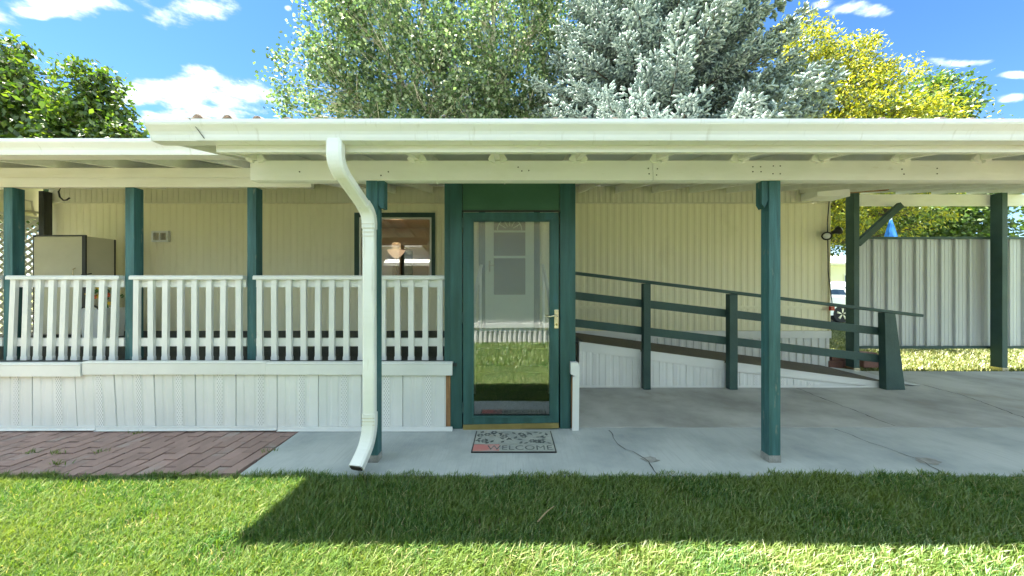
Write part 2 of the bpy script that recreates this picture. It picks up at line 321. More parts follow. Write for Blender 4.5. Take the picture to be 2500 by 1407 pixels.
for (x, y, s) in ((1588, 1122, .075), (2262, 1126, .09)):
    c = gp(x, y); mb = MB(); n = 14
    ring = [(c[0] + s * rnd.uniform(.6, 1.25) * math.cos(6.283 * i / n), c[1] + .6 * s * rnd.uniform(.6, 1.2) * math.sin(6.283 * i / n), .0035) for i in range(n)]
    mb.add(ring, [tuple(range(n))]).build('spalled_patch', 'spall', pad)
path = struct('paver_path', (-4, 2.8, 0))
MB().box(-8.2, -1.99, 2.40, 3.4, -.07, -.022).build('joint_sand', 'sand', path)
bme = None
for i in range(60):
    xx = -1.985 - .104 * i - .05
    off = (i % 2) * .1
    for j in range(6):
        y0 = 2.44 + .204 * j - off; y1 = y0 + .2
        y0 = max(y0, 2.43 + rnd.uniform(-.012, .012)); y1 = min(y1, 3.3)
        if y1 - y0 < .05: continue
        if xx < -7.6: continue
        full = abs(y1 - y0 - .2) < .001
        if full and bme is not None: o = bpy.data.objects.new('brick', bme)
        else:
            h = (y1 - y0) / 2 - .003
            mb = MB().box(-.0485, .0485, -h, h, -.05, 0)
            me = mb.mesh('brick'); me.materials.append(M['paver'])
            if full: bme = me
            o = bpy.data.objects.new('brick', me)
        o.location = (xx, (y0 + y1) / 2, -.004 + rnd.uniform(-.005, .004)); o.rotation_euler = (rnd.uniform(-.012, .012), rnd.uniform(-.02, .02), rnd.uniform(-.02, .02))
        finish(o, path, {})
MB().box(-60, 60, 13.2, 18.6, -.058, -.045).build('street', 'asphalt', kind='structure')

# ------------------------------------------------------------------ mobile home (trailer)
WY = 5.65
home = thing('mobile_home', 'long cream ribbed metal mobile home behind the porch and ramp', 'house', (-1.2, WY, 0))
def ribs(x0, x1, y, z0, z1, per=.11, dep=.0055, mb=None, zt=None, phase=0):
    pts = []; x = x0; k = 0
    seq = [(.0, 0), (.36, 0), (.46, 1), (.86, 1), (.96, 0)]
    xs = []
    while x < x1 - 1e-4:
        for (t, d) in seq:
            q = x + t * per
            if q < x1: xs.append((q, y - d * dep))
        x += per
    xs.append((x1, y)); mb = mb or MB()
    vs = [(a, b, z0) for a, b in xs] + [(a, b, z1) for a, b in xs] + [(x0, y + .03, z0), (x1, y + .03, z0), (x0, y + .03, z1), (x1, y + .03, z1)]
    n = len(xs); fs = [(i, i + 1, n + i + 1, n + i) for i in range(n - 1)]
    fs += [tuple(range(n - 1, -1, -1)) + (2 * n, 2 * n + 1), tuple(range(n, 2 * n)) + (2 * n + 3, 2 * n + 2), (0, n, 2 * n + 2, 2 * n), (n - 1, 2 * n + 1, 2 * n + 3, 2 * n - 1), (2 * n, 2 * n + 2, 2 * n + 3, 2 * n + 1)]
    return mb.add(vs, fs)
WX0, WX1, WZ0, WZ1 = -2.53, -1.33, 1.46, 2.50            # window opening
edges = [-7.66, -6.44, -5.22, -4.0, -2.78, -1.56, -.34, .88, 2.10, 3.32, 4.54, 5.255]
for a, b in zip(edges[:-1], edges[1:]):
    segs = [(a, b, .622, 2.735)]
    if a < WX1 and b > WX0:
        segs = [(a, b, .622, WZ0), (a, b, WZ1, 2.735)]
        if a < WX0: segs.append((a, WX0, WZ0, WZ1))
        if b > WX1: segs.append((WX1, b, WZ0, WZ1))
    for (p, q, r_, s_) in segs: ribs(p + .001, q - .001, WY, r_, s_).build('siding_panel', 'siding', home)
for i, (a, b) in enumerate(((-7.66, -3.6), (-3.595, -2.29), (-2.287, 1.5), (1.503, 5.28))): ribs(a, b, WY - .03 - .004 * (i % 2), 2.738, 3.052 if i < 2 else 3.010, per=.09, dep=.008).build('header_band', 'sidingtop', home)
MB().box(-7.66, 5.28, WY - .032, WY, .50, .618).build('bottom_trim', 'vinyl', home)
MB().box(.9, 5.262, WY - .022, WY - .002, .985, 1.03).build('belt_trim', 'siding', home)
MB().box(5.256, 5.272, WY - .025, WY + .04, .6, 2.74).build('corner_trim', 'siding', home)
for i in range(12):
    a = .9 + i * .365
    if a < 5.2: ribs(a, min(a + .362, 5.26), WY - .004 + rnd.uniform(-.006, .006), 0, .498, per=.12, dep=.014).build('skirting_panel', 'vinyl', home)
MB().box(5.2, 5.245, WY + .04, 9.3, .02, 2.98).build('end_wall', 'siding', home)
MB().box(-7.66, -7.6, WY + .04, 9.3, .02, 2.98).build('end_wall', 'siding', home)
MB().box(-7.66, 5.245, 9.31, 9.35, .02, 2.98).build('back_wall', 'siding', home)
MB().prism([(WY + .27, 2.985), (9.4, 2.985), (9.4, 3.0), (7.4, 3.16), (WY + .27, 3.0)], 0, -7.7, 5.29).build('roof', 'metalwhite', home)
# window: green trim, white frame, panes, room behind
win = MB()
for (a, b, c, d) in ((WX0 - .075, WX1 + .055, WZ1 + .0, WZ1 + .075), (WX0 - .075, WX1 + .055, WZ0 - .075, WZ0)): win.box(a, b, WY - .035, WY - .001, c, d)
win.box(WX0 - .075, WX0, WY - .035, WY - .001, WZ0 + .0005, WZ1 - .0005); win.box(WX1, WX1 + .055, WY - .035, WY - .001, WZ0 + .0005, WZ1 - .0005)
wtrim = win.build('window', 'greendark', home)
f = MB(); t = .03
f.box(WX0 + .002, WX0 + t, WY - .03, WY + .04, WZ0 + .002, WZ1 - .002).box(WX1 - t, WX1 - .002, WY - .03, WY + .04, WZ0 + .002, WZ1 - .002)
f.box(WX0 + t, WX1 - t, WY - .03, WY + .04, WZ1 - t, WZ1 - .002).box(WX0 + t, WX1 - t, WY - .03, WY + .04, WZ0 + .002, WZ0 + t).box(-2.30, -2.27, WY - .02, WY + .03, WZ0 + t, WZ1 - t)
f.build('frame', 'vinyl', wtrim)
MB().box(WX0 + t, -2.301, WY + .0, WY + .004, WZ0 + t, WZ1 - t).build('pane', 'winglass', wtrim)
MB().box(-2.269, WX1 - t, WY + .01, WY + .014, WZ0 + t, WZ1 - t).build('pane', 'winglass', wtrim)
rm = MB(); x0, x1, y0, y1, z0, z1 = -4.4, -.4, WY + .05, 8.9, .66, 2.9
rm.box(x0, x1, y1, y1 + .05, z0, z1).box(x0 - .05, x0, y0, y1, z0, z1).box(x1, x1 + .05, y0, y1, z0, z1).box(x0, x1, y0, y1, z0 - .05, z0)
rm.build('room_walls', 'roomwall', home); MB().box(x0, x1, y0, y1, z1, z1 + .04).build('room_ceiling', 'roomceil', home)
MB().box(-2.88, -2.6, 8.82, 8.899, .7, 2.3).build('room_furniture', 'darkbrown', home)
lamp = thing('floor_lamp', 'lit torchiere floor lamp glowing inside the green trimmed window', 'lamp', (-2.42, 7.1, .66))
MB().tube([(-2.42, 7.1, .68), (-2.42, 7.1, 1.96)], .012, 8).build('pole', 'satin', lamp)
MB().lathe([(.13, .662), (.13, .68), (.02, .70)], (-2.42, 7.1, 0)).build('base', 'satin', lamp)
MB().lathe([(.03, 1.95), (.09, 1.99), (.15, 2.06), (.18, 2.12), (.17, 2.12), (.14, 2.06), (.02, 1.97)], (-2.42, 7.1, 0)).build('lamp_shade', 'lampglow', lamp, smooth=True)
ld = bpy.data.lights.new('lamp_light', 'POINT'); ld.energy = 1.0; ld.color = (1, .62, .3); ld.shadow_soft_size = .1
lo_ = bpy.data.objects.new('lamp_light', ld); C.objects.link(lo_); lo_.location = (-2.42, 7.1, 2.2)
# inner door of the home
DX0, DX1 = -.44, .36
dr = MB().box(DX0, DX1, WY - .055, WY - .016, .66, 2.62).build('door', 'doorwhite', home)
MB().box(DX0 + .14, DX1 - .14, WY - .06, WY - .0551, 1.22, 2.5).build('window_pane', 'screen', dr)
fl = MB()
cx = (DX0 + DX1) / 2
for i in range(13):
    a0 = math.pi * i / 12
    if i < 12:
        a1 = math.pi * (i + 1) / 12; fl.beam((cx + .2 * math.cos(a0), WY - .064, 2.28 + .2 * math.sin(a0)), (cx + .2 * math.cos(a1), WY - .064, 2.28 + .2 * math.sin(a1)), .012, .012)
for a0 in (R(30), R(60), R(90), R(120), R(150)): fl.beam((cx + .07 * math.cos(a0), WY - .064, 2.28 + .07 * math.sin(a0)), (cx + .2 * math.cos(a0), WY - .064, 2.28 + .2 * math.sin(a0)), .012, .01)
MB().box(cx - .26, cx + .26, WY - .068, WY - .0605, 2.245, 2.274).build('glazing_bar', 'doorwhite', dr); MB().box(cx - .26, cx + .26, WY - .068, WY - .0605, 1.82, 1.86).build('glazing_bar', 'doorwhite', dr)
fl.build('fanlight_grille', 'doorwhite', dr)
MB().box(DX0 + .16, DX1 - .16, WY - .062, WY - .0552, .78, 1.08).build('raised_panel', 'doorwhite', dr)
MB().beam((DX0 + .07, WY - .06, 1.60), (DX0 + .07, WY - .06, 1.78), .03, .012, side=(1, 0, 0)).beam((DX0 + .07, WY - .09, 1.70), (DX0 + .16, WY - .09, 1.69), .012, .012).build('handle', 'satin', dr)
MB().box(DX0 - .11, DX0 - .003, WY - .04, WY - .014, .64, 2.70).box(DX1 + .003, DX1 + .10, WY - .04, WY - .014, .64, 2.70).box(DX0 - .11, DX1 + .1, WY - .04, WY - .014, 2.701, 2.74).build('door_trim', 'greendark', home)
MB().box(DX0 - .05, DX1 + .05, WY - .12, WY - .056, .625, .655).build('threshold', 'vinyl', home)
# wall vent
vx, vz = PX(397, WY), PZ(578, WY)
v = MB().box(vx - .135, vx + .135, WY - .05, WY - .005, vz + .06, vz + .09).box(vx - .135, vx + .135, WY - .05, WY - .005, vz - .09, vz - .06).box(vx - .135, vx - .105, WY - .05, WY - .005, vz - .06, vz + .06).box(vx + .105, vx + .135, WY - .05, WY - .005, vz - .06, vz + .06).box(vx - .012, vx + .012, WY - .05, WY - .005, vz - .06, vz + .06).build('wall_vent', 'vinyl', home)
sl = MB()
for i in range(7): sl.beam((vx - .104, WY - .03, vz - .05 + i * .017), (vx + .104, WY - .03, vz - .05 + i * .017), .022, .004, side=(0, 1, .6))
sl.build('louvre', 'cabinetside', v)

# ------------------------------------------------------------------ porch deck
deck = thing('porch_deck', 'raised porch deck with dark carpet and white vinyl skirting', 'deck', (-3.5, 4.4, 0))
DZ = .622; SY = 3.17
MB().box(-7.6, -.52, 3.2, WY - .035, DZ - .03, DZ).build('deck_carpet', 'carpet', deck)
MB().box(-.519, .60, 4.3, WY - .035, DZ - .03, DZ - .001).build('deck_carpet', 'carpet', deck)
MB().box(.601, .95, 4.57, WY - .035, DZ - .03, DZ - .002).build('deck_carpet', 'carpet', deck)
for i in range(3): MB().box(-.5, .58, 3.42 + .29 * i, 4.299, 0 if i == 0 else .2075 * i + .001, .2075 * (i + 1) - .004).build('step', 'carpet', deck)
MB().box(.60, .63, 3.30, 4.56, .0, DZ - .035).build('side_panel', 'vinyl', deck)
MB().box(-.545, -.521, 3.30, 4.3, .0, DZ - .035).build('side_panel', 'vinyl', deck)
rb = [(-7.6, PX(205, SY), .512, .634, .010), (PX(207, SY), PX(652, SY), .527, .646, 0), (PX(653, SY), PX(932, SY), .526, .640, .003), (PX(933, SY), PX(1105, SY), .52, .640, 0)]
for (a, b, c, d, dy) in rb:
    m = MB(); y0 = SY - .02 - dy
    m.prism([(y0, c), (y0 + .018, c), (y0 + .018, d - .016), (y0 + .06, d - .016), (y0 + .06, d), (y0 + .004, d), (y0 + .004, d - .006), (y0 - .004, d - .012), (y0, d - .02)], 0, a, b)
    m.build('rim_board', 'vinyl', deck)
seams = [79 - 400, 79 - 300, 79 - 200, 79 - 100, 79, 183, 279, 376, 477, 577, 678, 779, 884, 985, 1088]
lean = {183: 7, 279: 8, 376: 5, 477: 2}
xs_ = [-7.6, -6.42, ] + []
def skirt(xa, xb, xa2, xb2, zb, y, par, zt=.53, zt2=None):
    # ribbed vinyl panel whose foot is shifted to xa2..xb2
    prof = [(0, 0), (.16, 0), (.19, .005), (.26, .005), (.29, 0), (.42, 0), (.45, .005), (.50, .005), (.52, 0), (.66, 0), (.69, .005), (.75, .005), (.78, 0), (.97, 0), (.975, .014), (1, .014)]
    zt2 = zt if zt2 is None else zt2
    vs = []; n = len(prof)
    for k in range(2):
        for (u, d) in prof:
            xx = (xa + u * (xb - xa)) if k else (xa2 + u * (xb2 - xa2))
            vs.append((xx, y + d, (zt + u * (zt2 - zt)) if k else zb + .002))
    for k in range(2):
        for (u, d) in (prof[0], prof[-1]):
            xx = (xa + u * (xb - xa)) if k else (xa2 + u * (xb2 - xa2)); vs.append((xx, y + .02, (zt + u * (zt2 - zt)) if k else zb + .002))
    fs = [(i, i + 1, n + i + 1, n + i) for i in range(n - 1)] + [(0, n, 2 * n + 2, 2 * n), (n - 1, 2 * n + 1, 2 * n + 3, 2 * n - 1), (2 * n, 2 * n + 2, 2 * n + 3, 2 * n + 1)]
    p = MB().add(vs, fs).build('skirting_panel', 'vinyl', par)
    m = MB(); u0, u1 = .525, .655; vv = []
    for k in range(2):
        for u in (u0, u1):
            xx = (xa + u * (xb - xa)) if k else (xa2 + u * (xb2 - xa2)); vv.append((xx, y - .002, (zt + u * (zt2 - zt) - .004) if k else zb + .01))
    vv += [(a, y + .001, c) for (a, b, c) in vv]
    m.add(vv, [(0, 1, 3, 2), (4, 6, 7, 5), (0, 2, 6, 4), (1, 5, 7, 3), (0, 4, 5, 1), (2, 3, 7, 6)]).build('vent_strip', 'perf', p)
    return p
for a, b in zip(seams[:-1], seams[1:]):
    la = lean.get(a, 0); lb = lean.get(b, 0)
    skirt(PX(a, SY), PX(b, SY) - .002, PX(a + la, SY), PX(b + lb, SY) - .002, .01, SY + rnd.uniform(0, .006), deck)
for (a, b, za, zb_) in ((-7.6, PX(237, SY), -.008, .012), (PX(238, SY), PX(678, SY), .004, .012), (PX(680, SY), PX(1105, SY), .003, .004)):
    MB().prism([(a, za), (b, zb_), (b, zb_ + .035), (a, za + .035)], 1, SY - .014, SY - .003).prism([(a, za), (b, zb_), (b, zb_ + .006), (a, za + .006)], 1, SY - .03, SY - .014).build('bottom_channel', 'vinyl', deck)

# ------------------------------------------------------------------ porch railings
def railing(xa, xb, n, label, lean_=0.0, x0off=.03):
    c = ((xa + xb) / 2, 3.34, DZ)
    g = thing('porch_railing', label, 'railing', c, 'white railing sections along the porch')
    MB().prism([(3.300, 1.413), (3.390, 1.413), (3.390, 1.440), (3.380, 1.452), (3.310, 1.452), (3.300, 1.440)], 0, xa + .002, xb - .002).build('top_rail', 'vinyl', g)
    MB().box(xa + .004, xb - .004, 3.345, 3.385, 1.338, 1.412).build('upper_rail', 'vinyl', g)
    MB().box(xa + .004, xb - .004, 3.345, 3.385, .757, .836).build('lower_rail', 'vinyl', g)
    sp = (xb - xa - .115) / (n - 1)
    for i in range(n):
        xc = xa + .055 + i * sp + rnd.uniform(-.003, .003) + x0off * 0
        b = MB(); w = .026
        l_ = lean_ + rnd.uniform(-.006, .006)
        def ring(z, w, y0=3.316, y1=3.343): return [(xc - w + l_ * (1.4 - z), y0, z), (xc + w + l_ * (1.4 - z), y0, z), (xc + w + l_ * (1.4 - z), y1, z), (xc - w + l_ * (1.4 - z), y1, z)]
        b.loft([ring(DZ + .003, .031), ring(DZ + .035, .031), ring(DZ + .045, .026), ring(1.412, .026)]).build('baluster', 'vinyl', g)
PY = 3.35
posts = [-6.21, -5.013, -3.814, -2.611, -1.41]
railing(-7.5, -6.21, 10, 'white railing section at the far left end of the porch', -.01)
railing(-6.12, -5.016, 8, 'white railing section left of the leftmost visible green post', -.01)
railing(-4.924, -3.817, 9, 'leaning white railing section in front of the cream cabinet', -.035)
railing(-3.724, -2.614, 8, 'white railing section below the small wall vent', -.004)
railing(-2.521, -1.413, 8, 'white railing section just left of the downspout', .0)
railing(-1.318, -.645, 5, 'short white railing section between downspout and green entry', .0)

# ------------------------------------------------------------------ porch roof with posts
SL = .195
pr = thing('porch_roof', 'lower left porch roof with white gutter on green posts', 'roof', (-4.5, 3.35, DZ))
for x in posts:
    p = MB().box(x, x + .089, PY, PY + .089, DZ, 2.322).build('post', 'greenold', pr, bevel=.004)
MB().box(-7.5, -7.411, PY, PY + .089, DZ, 2.322).build('post', 'greenold', pr)
MB().box(-7.72, -5.2, PY, PY + .04, 2.323, 2.412).build('beam', 'whitewood', pr)
MB().box(-5.198, -1.978, PY - .004, PY + .036, 2.325, 2.412).build('beam', 'whitewood', pr)
MB().box(-7.72, -1.9, PY - .002, PY + .038, 2.4155, 2.512).build('beam', 'whitewood', pr)
MB().box(-7.72, -4.98, PY + .05, PY + .088, 2.323, 2.512).build('beam', 'whitewood', pr)
def zr2(y): return 2.513 + SL * (y - PY)
rx = [PX(443, 3.37) + .6096 * k for k in range(-8, 3)]
for x in rx:
    if -7.7 < x < -2.3:
        y0, y1 = 2.885, 5.60
        MB().prism([(y0, zr2(y0)), (y1, zr2(y1)), (y1, zr2(y1) + .1), (y0, zr2(y0) + .1)], 0, x - .019, x + .019).build('rafter', 'whitewood', pr)
MB().box(-7.74, -2.29, 2.845, 2.883, 2.418, 2.515).build('fascia', 'whitewood', pr)
xa = -7.74
while xa < -2.4:
    xb = min(xa + 1.2, -2.29); y0, y1 = 2.80, 5.75
    MB().prism([(y0, zr2(y0) + .102), (y1, zr2(y1) + .102), (y1, zr2(y1) + .114), (y0, zr2(y0) + .114)], 0, xa + .002, xb - .002).build('roof_panel', 'roofply', pr); xa += 1.2
def gutter_profile(yb, zb):
    o = [(0, .115), (0, 0), (-.074, 0), (-.079, .016), (-.082, .034), (-.090, .052), (-.104, .070), (-.116, .084), (-.120, .096), (-.120, .115), (-.106, .115), (-.106, .110), (-.115, .108), (-.114, .097), (-.110, .088), (-.098, .073), (-.085, .055), (-.077, .035), (-.073, .016), (-.069, .005), (-.005, .005), (-.005, .115)]
    return [(yb + a, zb + b) for a, b in o]
def gcap(yb, zb):
    o = [(0, .115), (0, 0), (-.074, 0), (-.079, .016), (-.082, .034), (-.090, .052), (-.104, .070), (-.116, .084), (-.120, .096), (-.120, .115)]
    return [(yb + a * 1.01, zb + b) for a, b in o]
MB().prism(gutter_profile(2.844, 2.415), 0, -7.75, -2.285).build('gutter', 'metalwhite', pr)
def corrugated(xa, xb, zf, y0, y1, name, m, par, per=.19, dep=.028, lift=None):
    xs = []; x = xa
    while x < xb - 1e-4:
        for t, d in ((0, 0), (.30, 0), (.42, .9), (.5, 1), (.58, .9), (.70, 0)):
            q = x + t * per
            if q < xb: xs.append((q, d * dep))
        x += per
    xs.append((xb, 0)); n = len(xs); vs = []
    for th in (0, -.004):
        for yy in (y0, (y0 + y1) / 2, y1):
            for (q, d) in xs: vs.append((q, yy, zf(yy) + d + th + (lift(q, yy) if lift else 0)))
    fs = []
    for i in range(n - 1):
        for r_ in range(2):
            a = r_ * n + i; fs.append((a, a + 1, a + n + 1, a + n)); a += 3 * n; fs.append((a, a + n, a + n + 1, a + 1))
        fs.append((i, 3 * n + i, 3 * n + i + 1, i + 1))
    return MB().add(vs, fs).build(name, m, par)
for xa in np.arange(-7.74, -2.4, .95): corrugated(xa, min(xa + .95, -2.29), lambda y: zr2(y) + .116, 2.82, 5.78, 'roof_sheet', 'roofbrown', pr)

# ------------------------------------------------------------------ carport roof with front beam, posts, gutter, downspout
cp = thing('carport', 'white carport roof on green posts over the entry, with long white gutter', 'carport', (3, 2.63, 0))
BY = 2.585
def zr(y): return 2.302 + SL * (y - BY)
XR = 8.6
MB().box(-1.99, 1.07, BY, BY + .04, 2.149, 2.30).build('beam', 'white', cp, bevel=.003)
MB().box(1.073, 4.7, BY - .003, BY + .037, 2.149, 2.299).build('beam', 'white', cp, bevel=.003)
MB().box(4.703, XR, BY, BY + .04, 2.149, 2.30).build('beam', 'white', cp)
MB().box(-1.99, XR, BY + .046, BY + .088, 2.152, 2.298).build('beam', 'whitewood', cp)
carx = [-.109 + .6096 * k for k in range(-3, 15)]
for i, x in enumerate(carx):
    y0, y1 = 2.262, 5.83
    MB().prism([(y0, zr(y0)), (y1, zr(y1)), (y1, zr(y1) + .12), (y0, zr(y0) + .12)], 0, x - .019, x + .019).build('rafter', 'whitewood', cp)
    for s in (-1, 1):
        a, b = sorted((x + s * .0195, x + s * .066))
        za = zr(BY - .02) - .012
        pts = [(x + s * o_, 2.30 + h_) for o_, h_ in ((.0195, .066), (.030, .066), (.072, .004), (.058, -.014), (.0195, -.024))]
        MB().prism(pts, 1, BY - .024, BY - .004).build('rafter_cleat', 'white', cp)
for (a, b, dy) in ((-1.935, 1.9, 0), (1.903, 5.2, .002), (5.203, XR, 0)):
    MB().box(a, b, 2.224 + dy, 2.260, 2.219, 2.345).build('fascia', 'whitewood', cp)
xa = -2.277
while xa < XR:
    xb = min(xa + 1.22, XR); y0, y1 = 2.224, 5.86
    MB().prism([(y0, zr(y0) + .122), (y1, zr(y1) + .122), (y1, zr(y1) + .137), (y0, zr(y0) + .137)], 0, xa + .002, xb - .002).build('roof_panel', 'roofply', cp); xa += 1.22
def lift(q, yy): return (.03 * max(0, (-1.45 - q) / .65) ** 1.0 + .006 * math.sin(q * 3.1)) * (1 if yy < 3 else 0)
k = 0
for xa in np.arange(-2.1, XR - .1, .95):
    corrugated(xa, min(xa + .955, XR), lambda y, k=k: zr(y) + .166 + .002 * (k % 2), 2.165, 5.9, 'roof_sheet', 'roofbrown', cp, lift=lift); k += 1
MB().prism([(2.224, zr(2.224) + .052), (5.8, zr(5.8) + .052), (5.8, zr(5.8) + .1205), (2.224, zr(2.224) + .1205)], 0, -2.275, -2.255).build('barge_board', 'whitewood', cp)
GB, GZ = 2.221, 2.262
MB().prism(gutter_profile(GB, GZ), 0, -2.0, XR).build('gutter', 'metalwhite', cp)
MB().prism(gutter_profile(GB + .001, GZ - .002), 0, -2.277, -1.997).prism(gcap(GB, GZ - .002), 0, -2.279, -2.2745).build('gutter_end', 'metalwhite', cp)
MB().beam((PX(462, 2.1), 2.098, GZ + .118), (PX(484, 2.1), 2.142, GZ + .01), .004, .004).build('gutter_seam', 'crack', cp)
# downspout as a rectangular pipe along a path, fluted elbows
def rpipe(path, w, d, mb, side=(1, 0, 0)):
    rings = []; P = [Vector(p) for p in path]
    for i, p in enumerate(P):
        t_ = (P[min(i + 1, len(P) - 1)] - P[max(0, i - 1)]).normalized(); s = Vector(side); s = (s - t_ * s.dot(t_)).normalized(); u = s.cross(t_)
        r = []
        for (a, b) in ((-1, -.7), (-.7, -1), (.7, -1), (1, -.7), (1, .7), (.7, 1), (-.7, 1), (-1, .7)): r.append(p + s * a * w / 2 + u * b * d / 2)
        rings.append(r)
    return mb.loft(rings)
def bend(p0, p1, p2, n=7):
    return [Vector(p0).lerp(Vector(p1), t).lerp(Vector(p1).lerp(Vector(p2), t), t) for t in [i / n for i in range(n + 1)]]
ds = rpipe([(-1.063, 2.535, 1.88), (-1.060, 2.535, .36)], .088, .062, MB()).build('downspout', 'metalwhite', cp, bevel=.003)
p_top = [(-1.127, 2.175, 2.275), (-1.127, 2.172, 2.20)] + bend((-1.127, 2.172, 2.19), (-1.127, 2.175, 2.115), (-1.116, 2.235, 2.07))
rpipe(p_top, .098, .07, MB()).build('elbow', 'metalwhite', ds)
rpipe([(-1.117, 2.225, 2.082), (-1.076, 2.465, 1.93)], .088, .062, MB()).build('offset_pipe', 'metalwhite', ds)
rpipe([(-1.078, 2.455, 1.938)] + bend((-1.074, 2.475, 1.925), (-1.063, 2.535, 1.885), (-1.063, 2.535, 1.80)) + [(-1.063, 2.535, 1.77)], .096, .07, MB()).build('elbow', 'metalwhite', ds)
rpipe([(-1.060, 2.535, .40)] + bend((-1.060, 2.535, .34), (-1.060, 2.53, .20), (-1.075, 2.44, .13)) + [(-1.085, 2.37, .075)], .096, .072, MB()).build('elbow', 'metalwhite', ds)
rpipe([(-1.085, 2.369, .0745), (-1.0855, 2.366, .072)], .082, .058, MB()).build('pipe_mouth', 'crack', ds)
sm = MB()
for zz in (1.80, 1.77, 1.74, 1.71): sm.box(-1.112, -1.014, 2.4985, 2.5, zz, zz + .004)
for zz in (.37, .345, .32): sm.box(-1.109, -1.011, 2.4975, 2.5, zz, zz + .004)
sm.build('elbow_crimp', 'cabinetside', ds)
# front posts
for (x, bx0, bx1) in ((-1.112, -1.022, -.975), (1.956, 1.908, 1.955)):
    p = MB().box(x, x + .089, BY + .002, BY + .088, .002, 2.148).build('post', 'greenold', cp, bevel=.004)
    MB().prism([(bx0, 2.148), (bx1, 2.148), (bx1, 2.0 if x > 0 else 1.965), (bx1 if x < 0 else bx0 + .02, 1.94), (bx0 + .02 if x < 0 else bx0, 1.94 if x < 0 else 1.975), (bx0, 1.965 if x < 0 else 1.985)], 1, BY + .01, BY + .075).build('knee_block', 'greenold', p)
    MB().box(x - .002, x + .091, BY, BY + .090, .0015, .055).build('worn_foot', 'spall', p)
# rear posts, beam, brace
RY = 5.45
for x in (PX(2085, RY), PX(2447, RY), PX(2447, RY) + 2.3):
    p = MB().box(x, x + .089, RY, RY + .14, 0, 2.86).build('post', 'greendark', cp, bevel=.004)
    MB().box(x - .006, x + .095, RY - .006, RY + .146, -.002, .05).build('post_bracket', 'satin', p)
MB().box(5.74, XR, RY + .141, RY + .18, 2.683, 2.87).build('beam', 'white', cp)
MB().beam((PX(2096, RY) + .03, RY + .05, 2.04), (PX(2207, RY), RY + .05, 2.675), .06, .09, side=(0, 1, 0)).build('brace', 'greendark', cp)
MB().box(4.76, 5.27, 5.30, 5.60, 2.76, 2.872).build('header_block', 'white', cp)
MB().beam((5.27, 5.42, 2.85), (6.5, 5.40, 2.93), .05, .03).build('bare_batten', 'rawwood', cp)
nl = MB()
for (x, y) in ((731, 419), (930, 428), (948, 419), (1265, 408), (1274, 417), (1291, 416), (1838, 407), (1857, 407), (1888, 405), (1905, 405), (1838, 419), (1858, 419), (1887, 424), (1905, 424), (1583, 411), (1605, 412), (1603, 427), (1585, 424), (2288, 411), (2288, 424), (2202, 413), (2207, 425)):
    q = px(x, y, BY - .004); nl.box(q.x - .004, q.x + .004, BY - .0055, BY + .004, q.z - .004, q.z + .004)
nl.build('nail_holes', 'crack', cp, kind='stuff')
for x in (1065, 1230): MB().tube([(PX(x, BY), BY + .02, 2.15), (PX(x, BY), BY + .02, 2.135), (PX(x, BY) + .008, BY + .02, 2.125), (PX(x, BY) + .012, BY + .02, 2.135)], .003, 5).build('cup_hook', 'metalwhite', cp)

# ------------------------------------------------------------------ green entry with storm door
EY = 3.23
en = thing('entry_surround', 'green framed entry with glass storm door at the middle of the porch', 'doorway', (0, EY, 0))
ztop = 2.42
for (a, b, y0, y1, z0) in ((PX(1085, EY), PX(1100, EY), EY, EY + .10, DZ + .002), (PX(1100, EY) + .001, PX(1129, EY), EY - .02, EY + .10, .0), (PX(1367, EY), PX(1391, EY) - .001, EY - .02, EY + .10, 0), (PX(1391, EY), PX(1405, EY), EY, EY + .10, 0.0)):
    MB().box(a, b, y0, y1, z0, ztop).build('jamb_board', 'green', en, bevel=.003)
MB().box(PX(1130, EY), PX(1366, EY), EY - .004, EY + .02, PZ(513, EY), ztop).build('header_panel', 'greenpanel', en)
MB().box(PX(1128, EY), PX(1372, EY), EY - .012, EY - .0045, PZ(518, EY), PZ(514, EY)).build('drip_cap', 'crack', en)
MB().box(PX(1087, EY), PX(1106, EY), EY + .005, EY + .04, .06, .53).build('bare_stud', 'rawwood', en) if False else None
MB().box(PX(1088, 3.2), PX(1100, 3.2) - .002, 3.19, 3.228, .03, .52).build('bare_stud', 'rawwood', en)
MB().box(PX(1393, EY), PX(1398, EY), EY - .06, EY - .021, .02, .5).build('bare_stud', 'rawwood', en)
tr = MB(); x0 = PX(1398, 3.17)
tr.prism([(x0 - .006, .003), (x0 + .056, .003), (x0 + .062, .5), (x0 + .045, .53), (x0 + .0, .50)], 1, 3.16, 3.20).prism([(x0 - .02, .53), (x0 + .06, .50), (x0 + .062, .60), (x0 + .05, .637), (x0 - .02, .64)], 1, 3.15, 3.205).build('corner_trim', 'vinyl', en)
dx0, dx1 = PX(1132, EY), PX(1363, EY); dz0, dz1 = PZ(1044, EY), PZ(520, EY); gx0, gx1 = PX(1156, EY), PX(1342, EY); gz0, gz1 = PZ(1013, EY), PZ(541, EY)
dmb = MB(); yf = EY - .03
def mitre(q0, q1, q2, q3, y0, y1): dmb.add([(q[0], y0, q[1]) for q in (q0, q1, q2, q3)] + [(q[0], y1, q[1]) for q in (q0, q1, q2, q3)], [(0, 1, 2, 3), (7, 6, 5, 4), (0, 4, 5, 1), (1, 5, 6, 2), (2, 6, 7, 3), (3, 7, 4, 0)])
e = .0012
mitre((dx0, dz0), (gx0, gz0), (gx0, gz1), (dx0, dz1), yf, yf + .035); mitre((dx1, dz0), (dx1, dz1), (gx1, gz1), (gx1, gz0), yf, yf + .035)
mitre((dx0 + e, dz1), (gx0 + e, gz1), (gx1 - e, gz1), (dx1 - e, dz1), yf + .001, yf + .034); mitre((dx0 + e, dz0), (dx1 - e, dz0), (gx1 - e, gz0), (gx0 + e, gz0), yf + .001, yf + .034)
